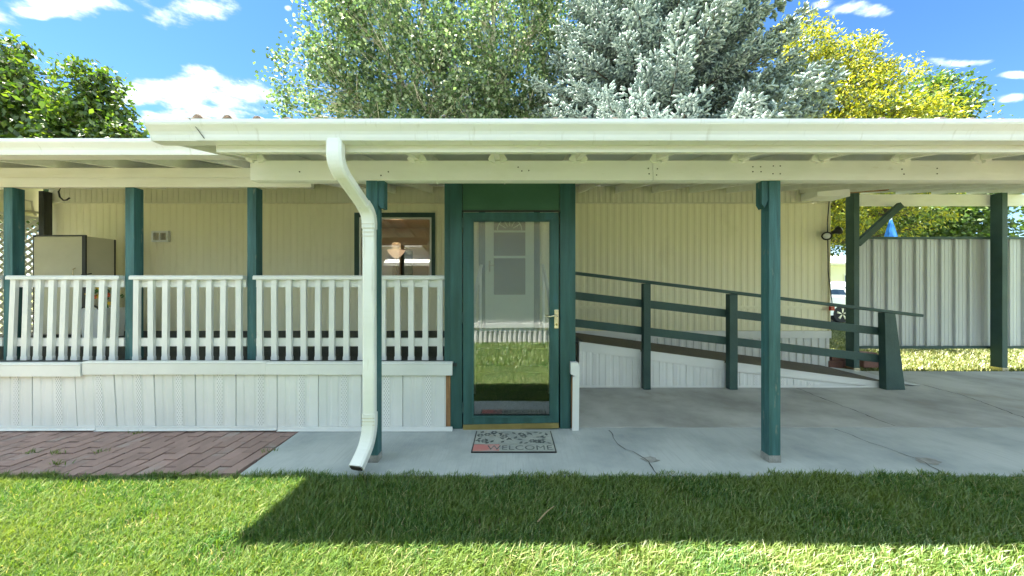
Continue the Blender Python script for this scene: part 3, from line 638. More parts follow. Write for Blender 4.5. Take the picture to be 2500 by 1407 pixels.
sdoor = dmb.build('storm_door', 'green', en)
MB().box(gx0 - .012, gx0 + .006, yf - .008, yf - .001, gz0 - .012, gz1 + .012).box(gx1 - .006, gx1 + .012, yf - .008, yf - .001, gz0 - .012, gz1 + .012).box(gx0 + .0065, gx1 - .0065, yf - .008, yf - .001, gz1 - .006, gz1 + .012).box(gx0 + .0065, gx1 - .0065, yf - .008, yf - .001, gz0 - .012, gz0 + .006).build('glazing_bead', 'green', sdoor)
MB().box(gx0 - .004, gx1 + .004, yf + .012, yf + .018, gz0 - .004, gz1 + .004).build('pane', 'glass', sdoor)
MB().prism([(dx0, dz0 - .005), (dx1, dz0 + .012), (dx1, dz0 + .06), (dx0, dz0 + .042)], 1, yf - .012, yf - .002).build('door_sweep', 'brass', sdoor)
hx, hz = PX(1357, EY), PZ(778, EY)
hd = MB().box(hx - .02, hx + .02, yf - .012, yf - .001, hz - .09, hz + .09).build('handle_plate', 'satin', sdoor, bevel=.004)
MB().tube([(hx, yf - .01, hz + .03), (hx, yf - .05, hz + .03)], .011, 10).tube([(hx + .004, yf - .05, hz + .03), (hx - .03, yf - .055, hz + .034), (hx - .07, yf - .055, hz + .026), (hx - .098, yf - .05, hz + .032)], [.010, .009, .008, .007], 10).build('lever', 'satin', hd, smooth=True)
MB().tube([(hx, yf - .012, hz - .05), (hx, yf - .018, hz - .05)], .011, 10).build('lock', 'brass', hd)
hg = MB()
for zz in (dz0 + .15, dz0 + 1.0, dz1 - .15): hg.box(dx0 - .008, dx0 + .006, yf - .004, yf + .004, zz, zz + .1)
hg.build('hinge', 'greendark', sdoor)
# handrails inside the steps (seen through the glass)
for s, x in (('left', -.40), ('right', .40)):
    g = thing('step_handrail', 'pale handrail on the %s side of the inner steps behind the door glass' % s, 'handrail', (x, 3.9, .3), 'handrails of the inner steps')
    MB().tube([(x, 3.6, 1.22), (x, 4.35, 1.60), (x, 4.42, 1.62)], .022, 8).build('rail', 'vinyl', g, smooth=True)
    MB().tube([(x, 3.62, .21), (x, 3.62, 1.23)], .016, 8).tube([(x, 4.33, .62), (x, 4.33, 1.59)], .016, 8).build('post', 'vinyl', g)

# ------------------------------------------------------------------ wheelchair ramp
RF = 4.56
rp = thing('wheelchair_ramp', 'long sloping ramp with dark green railing and white skirting right of the entry', 'ramp', (2.9, 5.0, 0))
rx0, rx1 = .90, 4.95
def rz(x): return .615 - (x - rx0) * (.615 - .075) / (rx1 - rx0)
MB().add([(rx0, RF + .02, rz(rx0)), (rx1 + .15, RF + .02, rz(rx1 + .15)), (rx1 + .15, 5.6, rz(rx1 + .15)), (rx0, 5.6, rz(rx0)), (rx0, RF + .02, rz(rx0) - .03), (rx1 + .15, RF + .02, rz(rx1 + .15) - .03), (rx1 + .15, 5.6, rz(rx1 + .15) - .03), (rx0, 5.6, rz(rx0) - .03)],
         [(0, 1, 2, 3), (7, 6, 5, 4), (0, 4, 5, 1), (1, 5, 6, 2), (2, 6, 7, 3), (3, 7, 4, 0)]).build('ramp_surface', 'rampmat', rp)
for a, b in ((rx0, 1.716), (1.84, 2.84), (2.975, rx1)):
    MB().prism([(a, rz(a) - .125), (b, rz(b) - .125 if b < 4 else .0), (b, rz(b) - .004), (a, rz(a) - .004)], 1, RF - .012, RF + .012).prism([(a, rz(a) - .018), (b, rz(b) - .018), (b, rz(b) - .003), (a, rz(a) - .003)], 1, RF - .020, RF - .0125).build('rim_board', 'vinyl', rp)
x = rx0
while x < 4.2:
    xb = min(x + .36, 4.3)
    zt = rz(x) - .13; zt2 = max(rz(xb) - .13, .03)
    if zt > .06: skirt(x, xb - .002, x, xb - .002, .012, RF + .0, rp, zt, zt2)
    x += .36
MB().prism([(rx0, .002), (rx1, .002), (rx1, rz(rx1) - .03), (rx0, rz(rx0) - .03)], 1, RF + .0125, RF + .0195).build('skirting_backing', 'vinyl', rp)
MB().box(rx0, rx1, RF - .022, RF - .0125, .001, .022).build('bottom_channel', 'vinyl', rp)
def railz(y_at_1408, y_at_2150, x): 
    a, b = PZ(y_at_1408, 4.53), PZ(y_at_2150, 4.53); xa, xb = PX(1408, 4.53), PX(2150, 4.53); return a + (b - a) * (x - xa) / (xb - xa)
for (xa, xb) in ((1.722, 1.834), (2.846, 2.97)):
    zt = railz(668, 759, (xa + xb) / 2) - .02
    MB().box(xa, xb - .02, 4.44, 4.53, .001, zt).build('rail_post', 'greendark', rp, bevel=.004)
xe = PX(2150, 4.5)
MB().prism([(xe, .001), (xe + .25, .001), (xe + .235, .10), (xe + .12, railz(668, 759, xe + .1) - .022), (xe - .02, railz(668, 759, xe) - .02)], 1, 4.43, 4.52).build('end_post', 'greendark', rp, bevel=.004)
xs0, xs1 = PX(1400, 4.5), PX(2238, 4.5)
MB().beam((xs0, 4.47, railz(668, 759, xs0)), (xs1, 4.47, railz(668, 759, xs1)), .10, .038).build('top_rail', 'greendark', rp, bevel=.006)
for (ya, yb) in ((722, 809), (789, 876)):
    MB().beam((xs0, 4.551, railz(ya, yb, xs0)), (xe + .03, 4.551, railz(ya, yb, xe + .03)), .036, .105).build('side_rail', 'greendark', rp, bevel=.004)
MB().add([(4.98, 4.62, .065), (5.55, 4.62, .006), (5.55, 5.5, .006), (4.98, 5.5, .065), (4.98, 4.62, .060), (5.55, 4.62, .001), (5.55, 5.5, .001), (4.98, 5.5, .060)], [(0, 1, 2, 3), (7, 6, 5, 4), (0, 4, 5, 1), (1, 5, 6, 2), (2, 6, 7, 3), (3, 7, 4, 0)]).build('threshold_plate', 'steel', rp)

# ------------------------------------------------------------------ metal fence at the rear of the carport
def fence(xa, xb, n, label):
    g = thing('metal_fence', label, 'fence', ((xa + xb) / 2, RY + .2, 0), 'white steel fence bays')
    z0, z1 = .37, 2.14; w = (xb - xa) / n
    for i in range(n):
        a = xa + i * w; pr_ = []
        per = .235; x = a
        while x < a + w - 1e-3:
            for (t, d) in ((0, 0), (.04, -.032), (.14, -.034), (.20, -.004), (.40, -.004), (.42, -.008), (.44, -.004), (.66, -.004), (.68, -.008), (.70, -.004), (.96, -.002)):
                q = x + t * per
                if q < a + w: pr_.append((q, RY + .205 + d + .004 * (i % 2)))
            x += per
        pr_.append((a + w, RY + .205)); m = len(pr_)
        vs = [(u, v, z0) for u, v in pr_] + [(u, v, z1) for u, v in pr_] + [(u, v + .004, z0) for u, v in pr_] + [(u, v + .004, z1) for u, v in pr_]
        fs = [(k, k + 1, m + k + 1, m + k) for k in range(m - 1)] + [(2 * m + k, 3 * m + k, 3 * m + k + 1, 2 * m + k + 1) for k in range(m - 1)]
        MB().add(vs, fs).build('steel_sheet', 'steel', g)
    MB().box(xa, xb, RY + .15, RY + .25, z1, z1 + .035).build('top_rail', 'greendark', g); MB().box(xa, xb, RY + .15, RY + .25, z0 - .04, z0).build('bottom_rail', 'greendark', g)
pxr = PX(2447, RY)
fence(5.735, pxr + .13, 2, 'white ribbed steel fence bay between the two rear green posts')
fence(pxr + .135, pxr + 2.6, 2, 'white ribbed steel fence bay at the right edge of the photo')

# ------------------------------------------------------------------ things on the porch
cb = thing('storage_cabinet', 'tall cream cabinet with black edges standing on the porch', 'cabinet', (-6.6, 5.1, DZ))
ca, cbx, cy0, cy1, cz = -6.98, -6.215, 4.95, 5.33, 2.085
MB().box(ca + .02, cbx, cy0 + .02, cy1, DZ + .03, cz).build('body', 'cabinetside', cb)
MB().box(ca + .02, cbx - .05, cy0, cy0 + .018, 1.36, cz - .012).build('door', 'cabinet', cb)
MB().box(ca + .02, cbx - .05, cy0, cy0 + .018, DZ + .05, 1.35).build('door', 'cabinet', cb)
MB().box(cbx - .049, cbx + .002, cy0 + .001, cy0 + .019, DZ + .03, cz).box(ca, cbx + .004, cy0 + .0, cy0 + .02, cz + .0005, cz + .018).box(ca, ca + .019, cy0 + .001, cy0 + .019, DZ + .03, cz).box(cbx - .0, cbx + .004, cy1 - .02, cy1, DZ + .03, cz).build('edge_trim', 'black', cb)
MB().tube([(cbx - .14, cy0 - .004, 1.50), (cbx - .14, cy0 - .03, 1.52), (cbx - .14, cy0 - .03, 1.60), (cbx - .14, cy0 - .004, 1.62)], .008, 6).build('handle', 'satin', cb)
MB().beam((cbx - .045, cy0 - .006, 1.52), (cbx + .10, cy0 - .006, 1.54), .01, .015).build('latch', 'black', cb)
bin_ = thing('white_bin', 'white bin with black arched handle beside the cabinet behind the railing', 'bin', (-5.95, 4.95, DZ))
bm_ = MB(); rings = []
for z, w in ((DZ, .17), (DZ + .3, .19), (DZ + .42, .20)): rings.append([(-5.95 + a * w, 4.95 + b * w * .8, z) for a, b in ((-1, -.8), (-.8, -1), (.8, -1), (1, -.8), (1, .8), (.8, 1), (-.8, 1), (-1, .8))])
bm_.loft(rings).build('body', 'vinyl', bin_)
MB().tube([(-5.95 + .17 * math.cos(t_), 4.79, DZ + .30 + .17 * math.sin(t_)) for t_ in [math.pi * i / 10 for i in range(11)]], .012, 6).build('handle', 'black', bin_)
fl_ = thing('artificial_flowers', 'red and yellow artificial flowers above the white bin by the cabinet', 'flowers', (-5.95, 4.98, DZ + .42))
fm = {'redpetal': MB(), 'yellow': MB(), 'plantgreen': MB()}
for i in range(46):
    k = ['redpetal', 'yellow', 'plantgreen'][rnd.choice((0, 0, 1, 1, 2, 2))]
    c = Vector((-5.95 + rnd.gauss(0, .09), 4.95 + rnd.gauss(0, .05), DZ + .62 + rnd.gauss(0, .09))); m_ = fm[k]
    for j in range(5):
        a = 6.283 * j / 5 + rnd.random(); d = Vector((math.cos(a), -.35, math.sin(a))) * .035; s = Vector((-math.sin(a), 0, math.cos(a))) * .014
        b = len(m_.v); m_.v += [tuple(c), tuple(c + d * .6 + s), tuple(c + d), tuple(c + d * .6 - s)]; m_.f.append((b, b + 1, b + 2, b + 3))
for k, m_ in fm.items(): m_.build({'redpetal': 'red_petals', 'yellow': 'yellow_petals', 'plantgreen': 'leaves'}[k], k, fl_)
MB().tube([(-5.95, 4.97, DZ + .4), (-5.95, 4.96, DZ + .62)], .006, 5).build('stem', 'plantgreen', fl_)
bt = thing('blue_bottle', 'blue and white bottle behind the railing near the leftmost post', 'bottle', (-7.15, 4.9, DZ))
MB().lathe([(.05, DZ), (.055, DZ + .02), (.055, DZ + .28), (.02, DZ + .36), (.02, DZ + .40)], (-7.15, 4.9, 0), 12).build('body', 'vinyl', bt, smooth=True)
MB().lathe([(.056, DZ + .1), (.056, DZ + .26)], (-7.15, 4.9, 0), 12).build('label_band', 'blue', bt)
lt = thing('lattice_panel', 'white diagonal lattice panel closing the left end of the porch', 'lattice', (-7.7, 4.6, DZ))
LX = -7.72
def zl(y): return 2.44
y_a, y_b, z_a, z_b = 3.5, 5.6, DZ + .02, 2.44
for s in (1, -1):
    m_ = MB(); k = -30
    for k in range(-40, 60):
        c = k * .085 * 1.414
        # line z = s*(y - y_a) + c + z_a clipped to the rectangle
        pts = []
        for yy in (y_a, y_b):
            zz = s * (yy - y_a) + c + z_a
            if z_a <= zz <= z_b: pts.append((yy, zz))
        for zz in (z_a, z_b):
            yy = y_a + s * (zz - z_a - c)
            if y_a < yy < y_b: pts.append((yy, zz))
        if len(pts) == 2 and abs(pts[0][0] - pts[1][0]) > .02: m_.beam((LX + .006 * s, *pts[0]), (LX + .006 * s, *pts[1]), .04, .008, side=(0, 1, -s))
    m_.build('lattice_slats', 'lattice', lt, kind='stuff')
MB().box(LX - .02, LX + .02, y_a, y_b, z_b, z_b + .04).box(LX - .02, LX + .02, y_a, y_b, z_a - .03, z_a - .001).build('frame', 'lattice', lt)
ep = thing('porch_end_wall', 'cream boarding above the lattice at the left porch end', 'wall', (-7.75, 4.6, 2.5))
MB().box(-7.78, -7.75, 3.4, 5.62, 2.485, 2.98).build('panel', 'siding', ep); MB().box(-7.66, -7.57, 5.50, 5.60, DZ, 2.9).build('corner_post', 'darkbrown', ep)
MB().tube([(-7.7, 5.3, 2.72), (-7.7, 5.45, 2.72), (-7.7, 5.47, 2.55), (-7.7, 5.5, 2.5)], .014, 6).box(-7.74, -7.68, 5.38, 5.55, 2.54, 2.57).build('conduit', 'cabinetside', ep)
hk = thing('plant_hook', 'black curved plant hook hanging from the left porch beam', 'hook', (PX(150, 3.6), 3.6, 2.3))
q = lambda x, y: tuple(px(x, y, 3.45))
MB().tube([q(152, 452), q(143, 468), q(146, 481), q(155, 489), q(163, 488), q(170, 483)], .007, 7).build('hook', 'black', hk, smooth=True)

# ------------------------------------------------------------------ doormat
mt = thing('doormat', 'worn floral welcome doormat on the concrete before the storm door', 'doormat', (0, 2.85, 0))
ma, mb_, my0, my1 = -.325, .36, 2.735, 3.14
mc = -.0 + .015
MB().box(mc - .345, mc + .345, my0, my1, .001, .011).build('backing', 'black', mt, bevel=.003)
MB().box(mc - .335, mc + .335, my0 + .135, my1 - .008, .0112, .0135).build('field', 'mat', mt)
MB().box(mc - .335, mc + .335, my0 + .01, my0 + .128, .0112, .0135).build('border_band', 'mat', mt)
MB().box(mc - .334, mc - .12, my0 + .012, my0 + .126, .0137, .0143).build('red_patch', 'matred', mt)
lv = MB()
def leafshape(cx, cy, a, L, W):
    d = Vector((math.cos(a), math.sin(a), 0)); s = Vector((-d.y, d.x, 0)); c = Vector((cx, cy, .0147)); b = len(lv.v)
    for (t_, w) in ((0, 0), (.25, .8), (.55, 1), (.8, .6), (1, 0), (.8, -.6), (.55, -1), (.25, -.8)):
        p = c + d * t_ * L + s * w * W / 2; lv.v.append((min(max(p.x, mc - .33), mc + .33), min(max(p.y, my0 + .14), my1 - .01), .0147))
    lv.f.append(tuple(range(b, b + 8)))
rr = random.Random(5)
spots = []
while len(spots) < 46:
    q_ = (rr.uniform(-.30, .30), rr.uniform(.155, .375))
    if all((q_[0] - w_[0]) ** 2 + (q_[1] - w_[1]) ** 2 > .032 ** 2 for w_ in spots): spots.append(q_)
for i, (fx, fy) in enumerate(spots):
    if i % 5 == 0:
        for j in range(6): leafshape(mc + fx + .008 * math.cos(j * 1.047), my0 + fy + .008 * math.sin(j * 1.047), j * 1.047, .026, .022)
    else:
        a = rr.uniform(0, 6.28); leafshape(mc + fx, my0 + fy, a, rr.uniform(.04, .06), rr.uniform(.018, .028))
        b = len(lv.v); d2 = Vector((math.cos(a), math.sin(a))) * -.03; s2 = Vector((-math.sin(a), math.cos(a))) * .0018
        lv.v += [(mc + fx - s2.x, my0 + fy - s2.y, .0146), (mc + fx + s2.x, my0 + fy + s2.y, .0146), (mc + fx + d2.x, max(my0 + .14, my0 + fy + d2.y), .0146)]; lv.f.append((b, b + 1, b + 2))
lv.build('leaf_print', 'matink', mt)
cu = bpy.data.curves.new('lettering', 'FONT'); cu.body = 'WELCOME'; cu.size = .108; cu.align_x = 'CENTER'; cu.space_character = 1.05
to = bpy.data.objects.new('lettering_tmp', cu); C.objects.link(to); bpy.context.view_layer.update()
tme = bpy.data.meshes.new_from_object(to.evaluated_get(bpy.context.evaluated_depsgraph_get())); bpy.data.objects.remove(to)
tme.transform(Matrix.Translation((mc + .05, my0 + .03, .0150))); tme.name = 'lettering'; tme.materials.clear(); tme.materials.append(M['matink'])
finish(bpy.data.objects.new('lettering', tme), mt, {})

# ------------------------------------------------------------------ floodlight, cables, bricks, umbrella, car, far house
fd = thing('floodlight', 'black twin bulb floodlight on the right corner of the cream wall', 'light fixture', (5.2, 5.6, 2.1))
fx, fz = PX(2022, 5.58), PZ(572, 5.58)
MB().lathe([(.045, -.012), (.045, .0)], (fx - .0, 5.60, fz), 12, 'Y').build('base', 'black', fd)
def cone(c, d, name):
    c = Vector(c); d = Vector(d).normalized(); a = d.orthogonal().normalized(); b = d.cross(a); rings = []
    for t_, r in ((0, .025), (.04, .03), (.075, .062), (.11, .072), (.105, .06), (.06, .03)): rings.append([c + d * t_ + (a * math.cos(6.283 * j / 12) + b * math.sin(6.283 * j / 12)) * r for j in range(12)])
    o = MB().loft(rings).build(name, 'black', fd, smooth=True); rings = []
    for t_, r in ((.05, .02), (.08, .045), (.11, .05), (.135, .035), (.145, .008)): rings.append([c + d * t_ + (a * math.cos(6.283 * j / 12) + b * math.sin(6.283 * j / 12)) * r for j in range(12)])
    MB().loft(rings).build('bulb', 'bulb', o, smooth=True)
cone((fx - .01, 5.56, fz), (-.75, -.5, -.35), 'lamp_holder'); cone((fx + .04, 5.56, fz + .02), (.75, -.3, .35), 'lamp_holder')
wr = thing('power_cable', 'thin black cable running down the right corner of the cream wall', 'cable', (fx, 5.58, 1.6))
MB().tube([(fx + .02, 5.585, 2.75), (fx - .005, 5.59, 2.4), (fx, 5.59, fz), (fx + .01, 5.59, 1.6), (fx + .05, 5.58, 1.2), (fx + .06, 5.57, 1.02)], .007, 6).build('cable', 'black', wr)
MB().box(fx + .02, fx + .08, 5.55, 5.59, .96, 1.03).build('plug', 'red', wr)
k = 0
names = ['leftmost of the front row', 'second of the front row', 'third of the front row', 'beside the green rear post', 'rightmost of the front row']
for i, (x, y, z, L) in enumerate(((5.36, 5.62, .0, 'lower red planter block at the home corner beside the ramp'), (5.62, 5.64, .0, 'lower red planter block left of the rear green post'), (5.42, 5.63, .125, 'upper red planter block nearest the home corner'), (5.98, 5.66, .0, 'lower red planter block right of the rear green post'), (6.24, 5.68, .0, 'rightmost red planter block on the ground behind the ramp end'), (5.98, 5.67, .125, 'upper red planter block right of the rear green post'))):
    o = MB().prism([(x - .12, y), (x + .12, y), (x + .115, y + .1), (x + .06, y + .16), (x - .06, y + .16), (x - .115, y + .1)], 2, z + .001, z + .122).build('planter_block', 'blockred', None, bevel=.008, label=L, category='brick', group='red planter blocks by the ramp end')
um = thing('patio_umbrella', 'closed blue patio umbrella standing behind the steel fence', 'umbrella', (PX(2175, 8.2), 8.2, 0))
ux = PX(2175, 8.2)
MB().tube([(ux, 8.2, -.05), (ux, 8.2, 3.05)], .02, 8).build('pole', 'alloy', um)
rings = []
for z, r in ((2.98, .015), (2.8, .05), (2.5, .10), (2.1, .13), (1.7, .15)): rings.append([(ux + r * (1 + .35 * (j % 2)) * math.cos(6.283 * j / 12), 8.2 + r * (1 + .35 * (j % 2)) * math.sin(6.283 * j / 12), z) for j in range(12)])
MB().loft(rings).build('canopy', 'blue', um)
MB().lathe([(.25, -.05), (.25, .02), (.03, .08)], (ux, 8.2, 0)).build('base', 'concretedark', um)

car = thing('parked_car', 'white parked SUV seen between the home corner and the green rear post', 'car', (14.4, 14.4, -.045))
cx0, cyA, cyB, gz = 12.2, 13.55, 15.3, -.045
def carring(prof, y, inset, zoff=0): return [(cx0 + x, y, gz + z + zoff) for x, z in prof]
low = [(0, .45), (.02, .75), (.08, 1.02), (.3, 1.06), (1.2, 1.08), (2.9, 1.06), (3.9, .98), (4.45, .82), (4.55, .5), (4.45, .30), (.1, .28)]
rings = []
for y, ins in ((cyA + .10, .05), (cyA, 0), (cyB, 0), (cyB - .10, .05)):
    yy = y if ins == 0 else (cyA - .0 if y < 14.4 else cyB)
    rings.append([(cx0 + x + (.06 if x < 2 else -.06) * (1 if ins else 0), (cyA - .06 if y < 14.4 else cyB + .06) if not ins else (cyA - .10 if y < 14.4 else cyB + .10), gz + z - (.0 if z < .7 else .05) * (1 if ins else 0)) for x, z in low])
MB().loft([rings[0], rings[1], rings[2], rings[3]]).build('body', 'carpaint', car, bevel=.03)
up = [(.12, 1.05), (.55, 1.52), (1.0, 1.62), (2.2, 1.62), (2.6, 1.55), (3.35, 1.05)]
r0 = [(cx0 + x, cyA + .02 + (.16 if z > 1.2 else 0), gz + z) for x, z in up]; r1 = [(cx0 + x, cyB - .02 - (.16 if z > 1.2 else 0), gz + z) for x, z in up]
MB().loft([r0, r1]).build('cabin', 'carpaint', car, bevel=.03)
for (a, b, c_, d_) in ((.42, .62, 1.12, .98), ):
    MB().add([(cx0 + .45, cyA + .030, gz + 1.12), (cx0 + 1.15, cyA + .028, gz + 1.10), (cx0 + 1.1, cyA + .155, gz + 1.47), (cx0 + .78, cyA + .155, gz + 1.47)], [(0, 1, 2, 3)]).build('window', 'carglass', car)
    MB().add([(cx0 + 1.22, cyA + .028, gz + 1.10), (cx0 + 2.1, cyA + .028, gz + 1.10), (cx0 + 2.05, cyA + .155, gz + 1.5), (cx0 + 1.18, cyA + .155, gz + 1.49)], [(0, 1, 2, 3)]).build('window', 'carglass', car)
MB().box(cx0 - .01, cx0 + .22, cyA - .108, cyA + .1, gz + .86, gz + 1.0).build('taillight', 'red', car)
for wx in (.85, 3.6):
    for wy, s in ((cyA - .11, 1), (cyB + .11, -1)):
        w_ = MB().lathe([(.22, s * .0), (.33, s * .0), (.35, s * .05), (.35, s * .18), (.33, s * .22), (.2, s * .22)], (cx0 + wx, wy - s * .0, gz + .35), 24, 'Y').build('wheel', 'tyre', car, smooth=False)
        rm_ = MB().lathe([(.235, s * -.004), (.235, s * .04), (.19, s * .05), (.19, s * .06)], (cx0 + wx, wy, gz + .35), 24, 'Y').build('rim', 'tyre', w_)
        sp_ = MB()
        for j in range(5):
            for dd in (-.12, .12):
                a = 6.283 * j / 5 + .3; sp_.beam((cx0 + wx + .03 * math.cos(a), wy - s * .012, gz + .35 + .03 * math.sin(a)), (cx0 + wx + .225 * math.cos(a + dd), wy - s * .012, gz + .35 + .225 * math.sin(a + dd)), .035, .02, side=(0, 1, 0))
        sp_.build('spokes', 'alloy', w_)
fh = thing('far_house', 'distant white house with a dark window across the street', 'house', (27, 28, 0))
MB().box(20, 38, 27, 33, -.05, 3.1).build('wall', 'housewhite', fh)
MB().prism([(26.5, 3.11), (33.5, 3.11), (33.5, 3.3), (30, 4.2), (26.5, 3.3)], 0, 19.6, 38.4).build('roof', 'housewhite', fh)
for x in (26.3, 30, 34):
    w_ = MB().box(x, x + 1.1, 26.95, 26.99, 1.3, 2.4).build('window', 'vinyl', fh); MB().box(x + .08, x + .5, 26.93, 26.949, 1.38, 2.32).box(x + .58, x + 1.02, 26.93, 26.949, 1.38, 2.32).build('pane', 'carglass', w_)

# ------------------------------------------------------------------ neighbour's home behind the camera (shows in the glass)
NY = -1.9
nh = thing('neighbour_home', 'pale neighbouring mobile home reflected in the storm door glass', 'house', (0, NY, 0))
MB().box(-9, 9, NY - .06, NY - .02, .47, 2.9).build('wall', 'housegrey', nh)
for i in range(49): 
    a = -9 + i * .365; o = ribs(a, a + .36, -NY, 0, .36, per=.12, dep=.02)
    o.v = [(x, -y, z) for x, y, z in o.v]; o.build('skirting_panel', 'vinyl', nh)
MB().box(-9, 9, NY - .03, NY + .03, .361, .465).build('bottom_trim', 'vinyl', nh)
MB().box(-9, 9, NY - 4, NY - .061, .0, 2.9).build('body', 'housegrey', nh)
MB().prism([(NY - 4.2, 2.905), (NY + .36, 2.905), (NY + .36, 2.98), (NY - 2, 3.15), (NY - 4.2, 2.98)], 0, -9.2, 9.2).build('roof', 'metalwhite', nh)
for x in (-4.7, 3.0):
    w_ = MB().box(x, x + 1.5, NY - .019, NY + .02, 1.2, 2.3).build('window', 'vinyl', nh); MB().box(x + .06, x + 1.44, NY + .0205, NY + .024, 1.26, 2.24).build('pane', 'carglass', w_)
    bl = MB()
    for k in range(14): bl.box(x + .08, x + 1.42, NY + .025, NY + .03, 1.75 + k * .035, 1.772 + k * .035)
    bl.build('blind_slats', 'vinyl', w_)
    MB().prism([(NY - .018, 2.62), (NY + .5, 2.28), (NY + .5, 2.16), (NY + .49, 2.16), (NY + .49, 2.275), (NY - .018, 2.605)], 0, x - .1, x + 1.6).build('awning', 'lattice', nh)

# ------------------------------------------------------------------ trees
def tubes_mesh(segs, n=6):
    mb = MB()
    for path, rad in segs: mb.tube(path, rad, n if max(rad) > .03 else 4, cap=False)
    return mb
def leaf_quads(Pn, D, N, L, W, fold=.15):
    # Pn base (n,3), D direction, N normal; rhombus leaf folded along the midrib
    S = np.cross(D, N); S /= np.linalg.norm(S, axis=1, keepdims=True) + 1e-9
    L = L[:, None]; W = W[:, None]
    v0 = Pn; v1 = Pn + D * L * .45 + S * W / 2 + N * W * fold; v2 = Pn + D * L; v3 = Pn + D * L * .45 - S * W / 2 + N * W * fold
    V = np.stack([v0, v1, v2, v3], 1).reshape(-1, 3); q = np.arange(len(Pn) * 4).reshape(-1, 4); return V, q
def unit(a): return a / (np.linalg.norm(a, axis=1, keepdims=True) + 1e-9)
def make_tree(name, label, base, trunk_top, lobes, nclump, per, csig, leafL, leafW, mleaf, mbark, droop=.0, r0=.2, outward=.3, group=None, leanv=(0, 0), shell=.5, twig=True, multi=None):
    g = thing(name, label, 'tree', base, group); bx_, by_, bz_ = base
    segs = []; nodes = []
    def trunk(b, t_, r):
        pts = [Vector(b).lerp(Vector(t_), k / 8) + Vector((math.sin(k * 1.1) * .08, math.cos(k * .9) * .08, 0)) * (k > 0) for k in range(9)]
        segs.append((pts, [r * (1 - .8 * k / 8) for k in range(9)])); return pts
    tr_ = trunk(base, trunk_top, r0)
    if multi:
        for (mb0, mt0, mr) in multi: trunk(mb0, mt0, mr)
    vol = np.array([a[3] * a[4] * a[5] for a in lobes]); vol = vol / vol.sum()
    for (lx, ly, lz, ra, rb_, rc) in lobes:
        tgt = Vector((lx, ly, lz + rc * .4))
        fr_ = min(max((lz - rc - bz_) / max(.1, trunk_top[2] - bz_) - .05, .2), .9); st = Vector(base).lerp(Vector(trunk_top), fr_)
        mid = st.lerp(tgt, .5) + Vector((0, 0, -.15 * (tgt - st).length * .3)); pts = []
        for k in range(8):
            t_ = k / 7; pts.append(st.lerp(mid, t_).lerp(mid.lerp(tgt, t_), t_) + Vector((rnd.gauss(0, .05), rnd.gauss(0, .05), rnd.gauss(0, .05))))
        segs.append((pts, [r0 * .42 * (1 - .85 * k / 7) for k in range(8)])); nodes += pts
    nodes += tr_[3:]; NA = np.array([tuple(p) for p in nodes])
    li = rng.choice(len(lobes), nclump, p=vol); u = unit(rng.normal(size=(nclump, 3))); rad = rng.random(nclump) ** (shell * .6 + .05)
    LB = np.array(lobes)[li]; cl = LB[:, :3] + u * rad[:, None] * LB[:, 3:]
    if twig:
        for c in cl[:: 1]:
            d = np.linalg.norm(NA - c, axis=1) + np.maximum(0, NA[:, 2] - c[2]) * 1.5; k = int(np.argmin(d)); a = Vector(NA[k]); b = Vector(c)
            m_ = a.lerp(b, .55) + Vector((rnd.gauss(0, .06), rnd.gauss(0, .06), -.06 * (b - a).length))
            segs.append(([a, m_, b], [min(.035, r0 * .12), .014, .005]))
    tubes_mesh(segs).build('trunk', mbark, g, smooth=True)
    n = nclump * per; ci = np.repeat(np.arange(nclump), per)
    size = (.6 + .9 * rng.random(nclump))[ci]
    P = cl[ci] + rng.normal(size=(n, 3)) * csig * size[:, None] * np.array([1, 1, .72])
    cen = np.array([bx_ + (trunk_top[0] - bx_) * .7, by_ + (trunk_top[1] - by_) * .7, (trunk_top[2] + bz_) * .5])
    D = unit(unit(P - cen) * outward + rng.normal(size=(n, 3)) * .6 + np.array([leanv[0], leanv[1], -droop])); N = unit(rng.normal(size=(n, 3)) * .7 + np.array([0, 0, .8]))
    s = .65 + .7 * rng.random(n); V, q = leaf_quads(P, D, N, leafL * s, leafW * s)
    fast_mesh('crown', V, [q], mleaf, g); return g
M['catalpa'] = leafmat('catalpa_leaf', [(0, (.02, .05, .010)), (.5, (.045, .095, .015)), (1, (.11, .16, .02))], .4, tint=(1.5, 1.5, .5))
M['aspen'] = leafmat('aspen_leaf', [(0, (.035, .07, .028)), (.45, (.075, .135, .05)), (.8, (.16, .22, .11)), (1, (.34, .39, .29))], .36, tint=(1.15, 1.3, .7))
M['locust'] = leafmat('locust_leaf', [(0, (.07, .12, .012)), (.45, (.20, .25, .016)), (1, (.47, .43, .03))], .4, tint=(1.25, 1.15, .6))
M['maple'] = leafmat('maple_leaf', [(0, (.035, .075, .015)), (.6, (.07, .13, .02)), (1, (.12, .18, .03))], .4)
M['spruce'] = leafmat('spruce_needle', [(0, (.10, .155, .15)), (.5, (.19, .26, .245)), (1, (.32, .39, .365))], .12, tint=(1, 1, 1))
make_tree('catalpa_tree', 'tall broad leaved green tree at the left edge of the photo', (-17.9, 12.3, -.05), (-17.8, 12.2, 9.2),
          [(-18.2, 12.2, 8.6, 1.3, 1.4, 1.7), (-17.1, 12.0, 7.8, .95, 1.2, 1.0), (-17.0, 12.0, 6.7, 1.1, 1.2, .8), (-19.8, 12.4, 7.8, 1.5, 1.6, 1.8), (-18.2, 12.2, 6.0, 1.9, 2.0, 1.4), (-17.9, 12.2, 4.4, 2.4, 2.4, 1.0)], 520, 38, .19, .205, .11, 'catalpa', 'bark', droop=.75, r0=.2, group='broad leaved trees at the left', shell=.9)
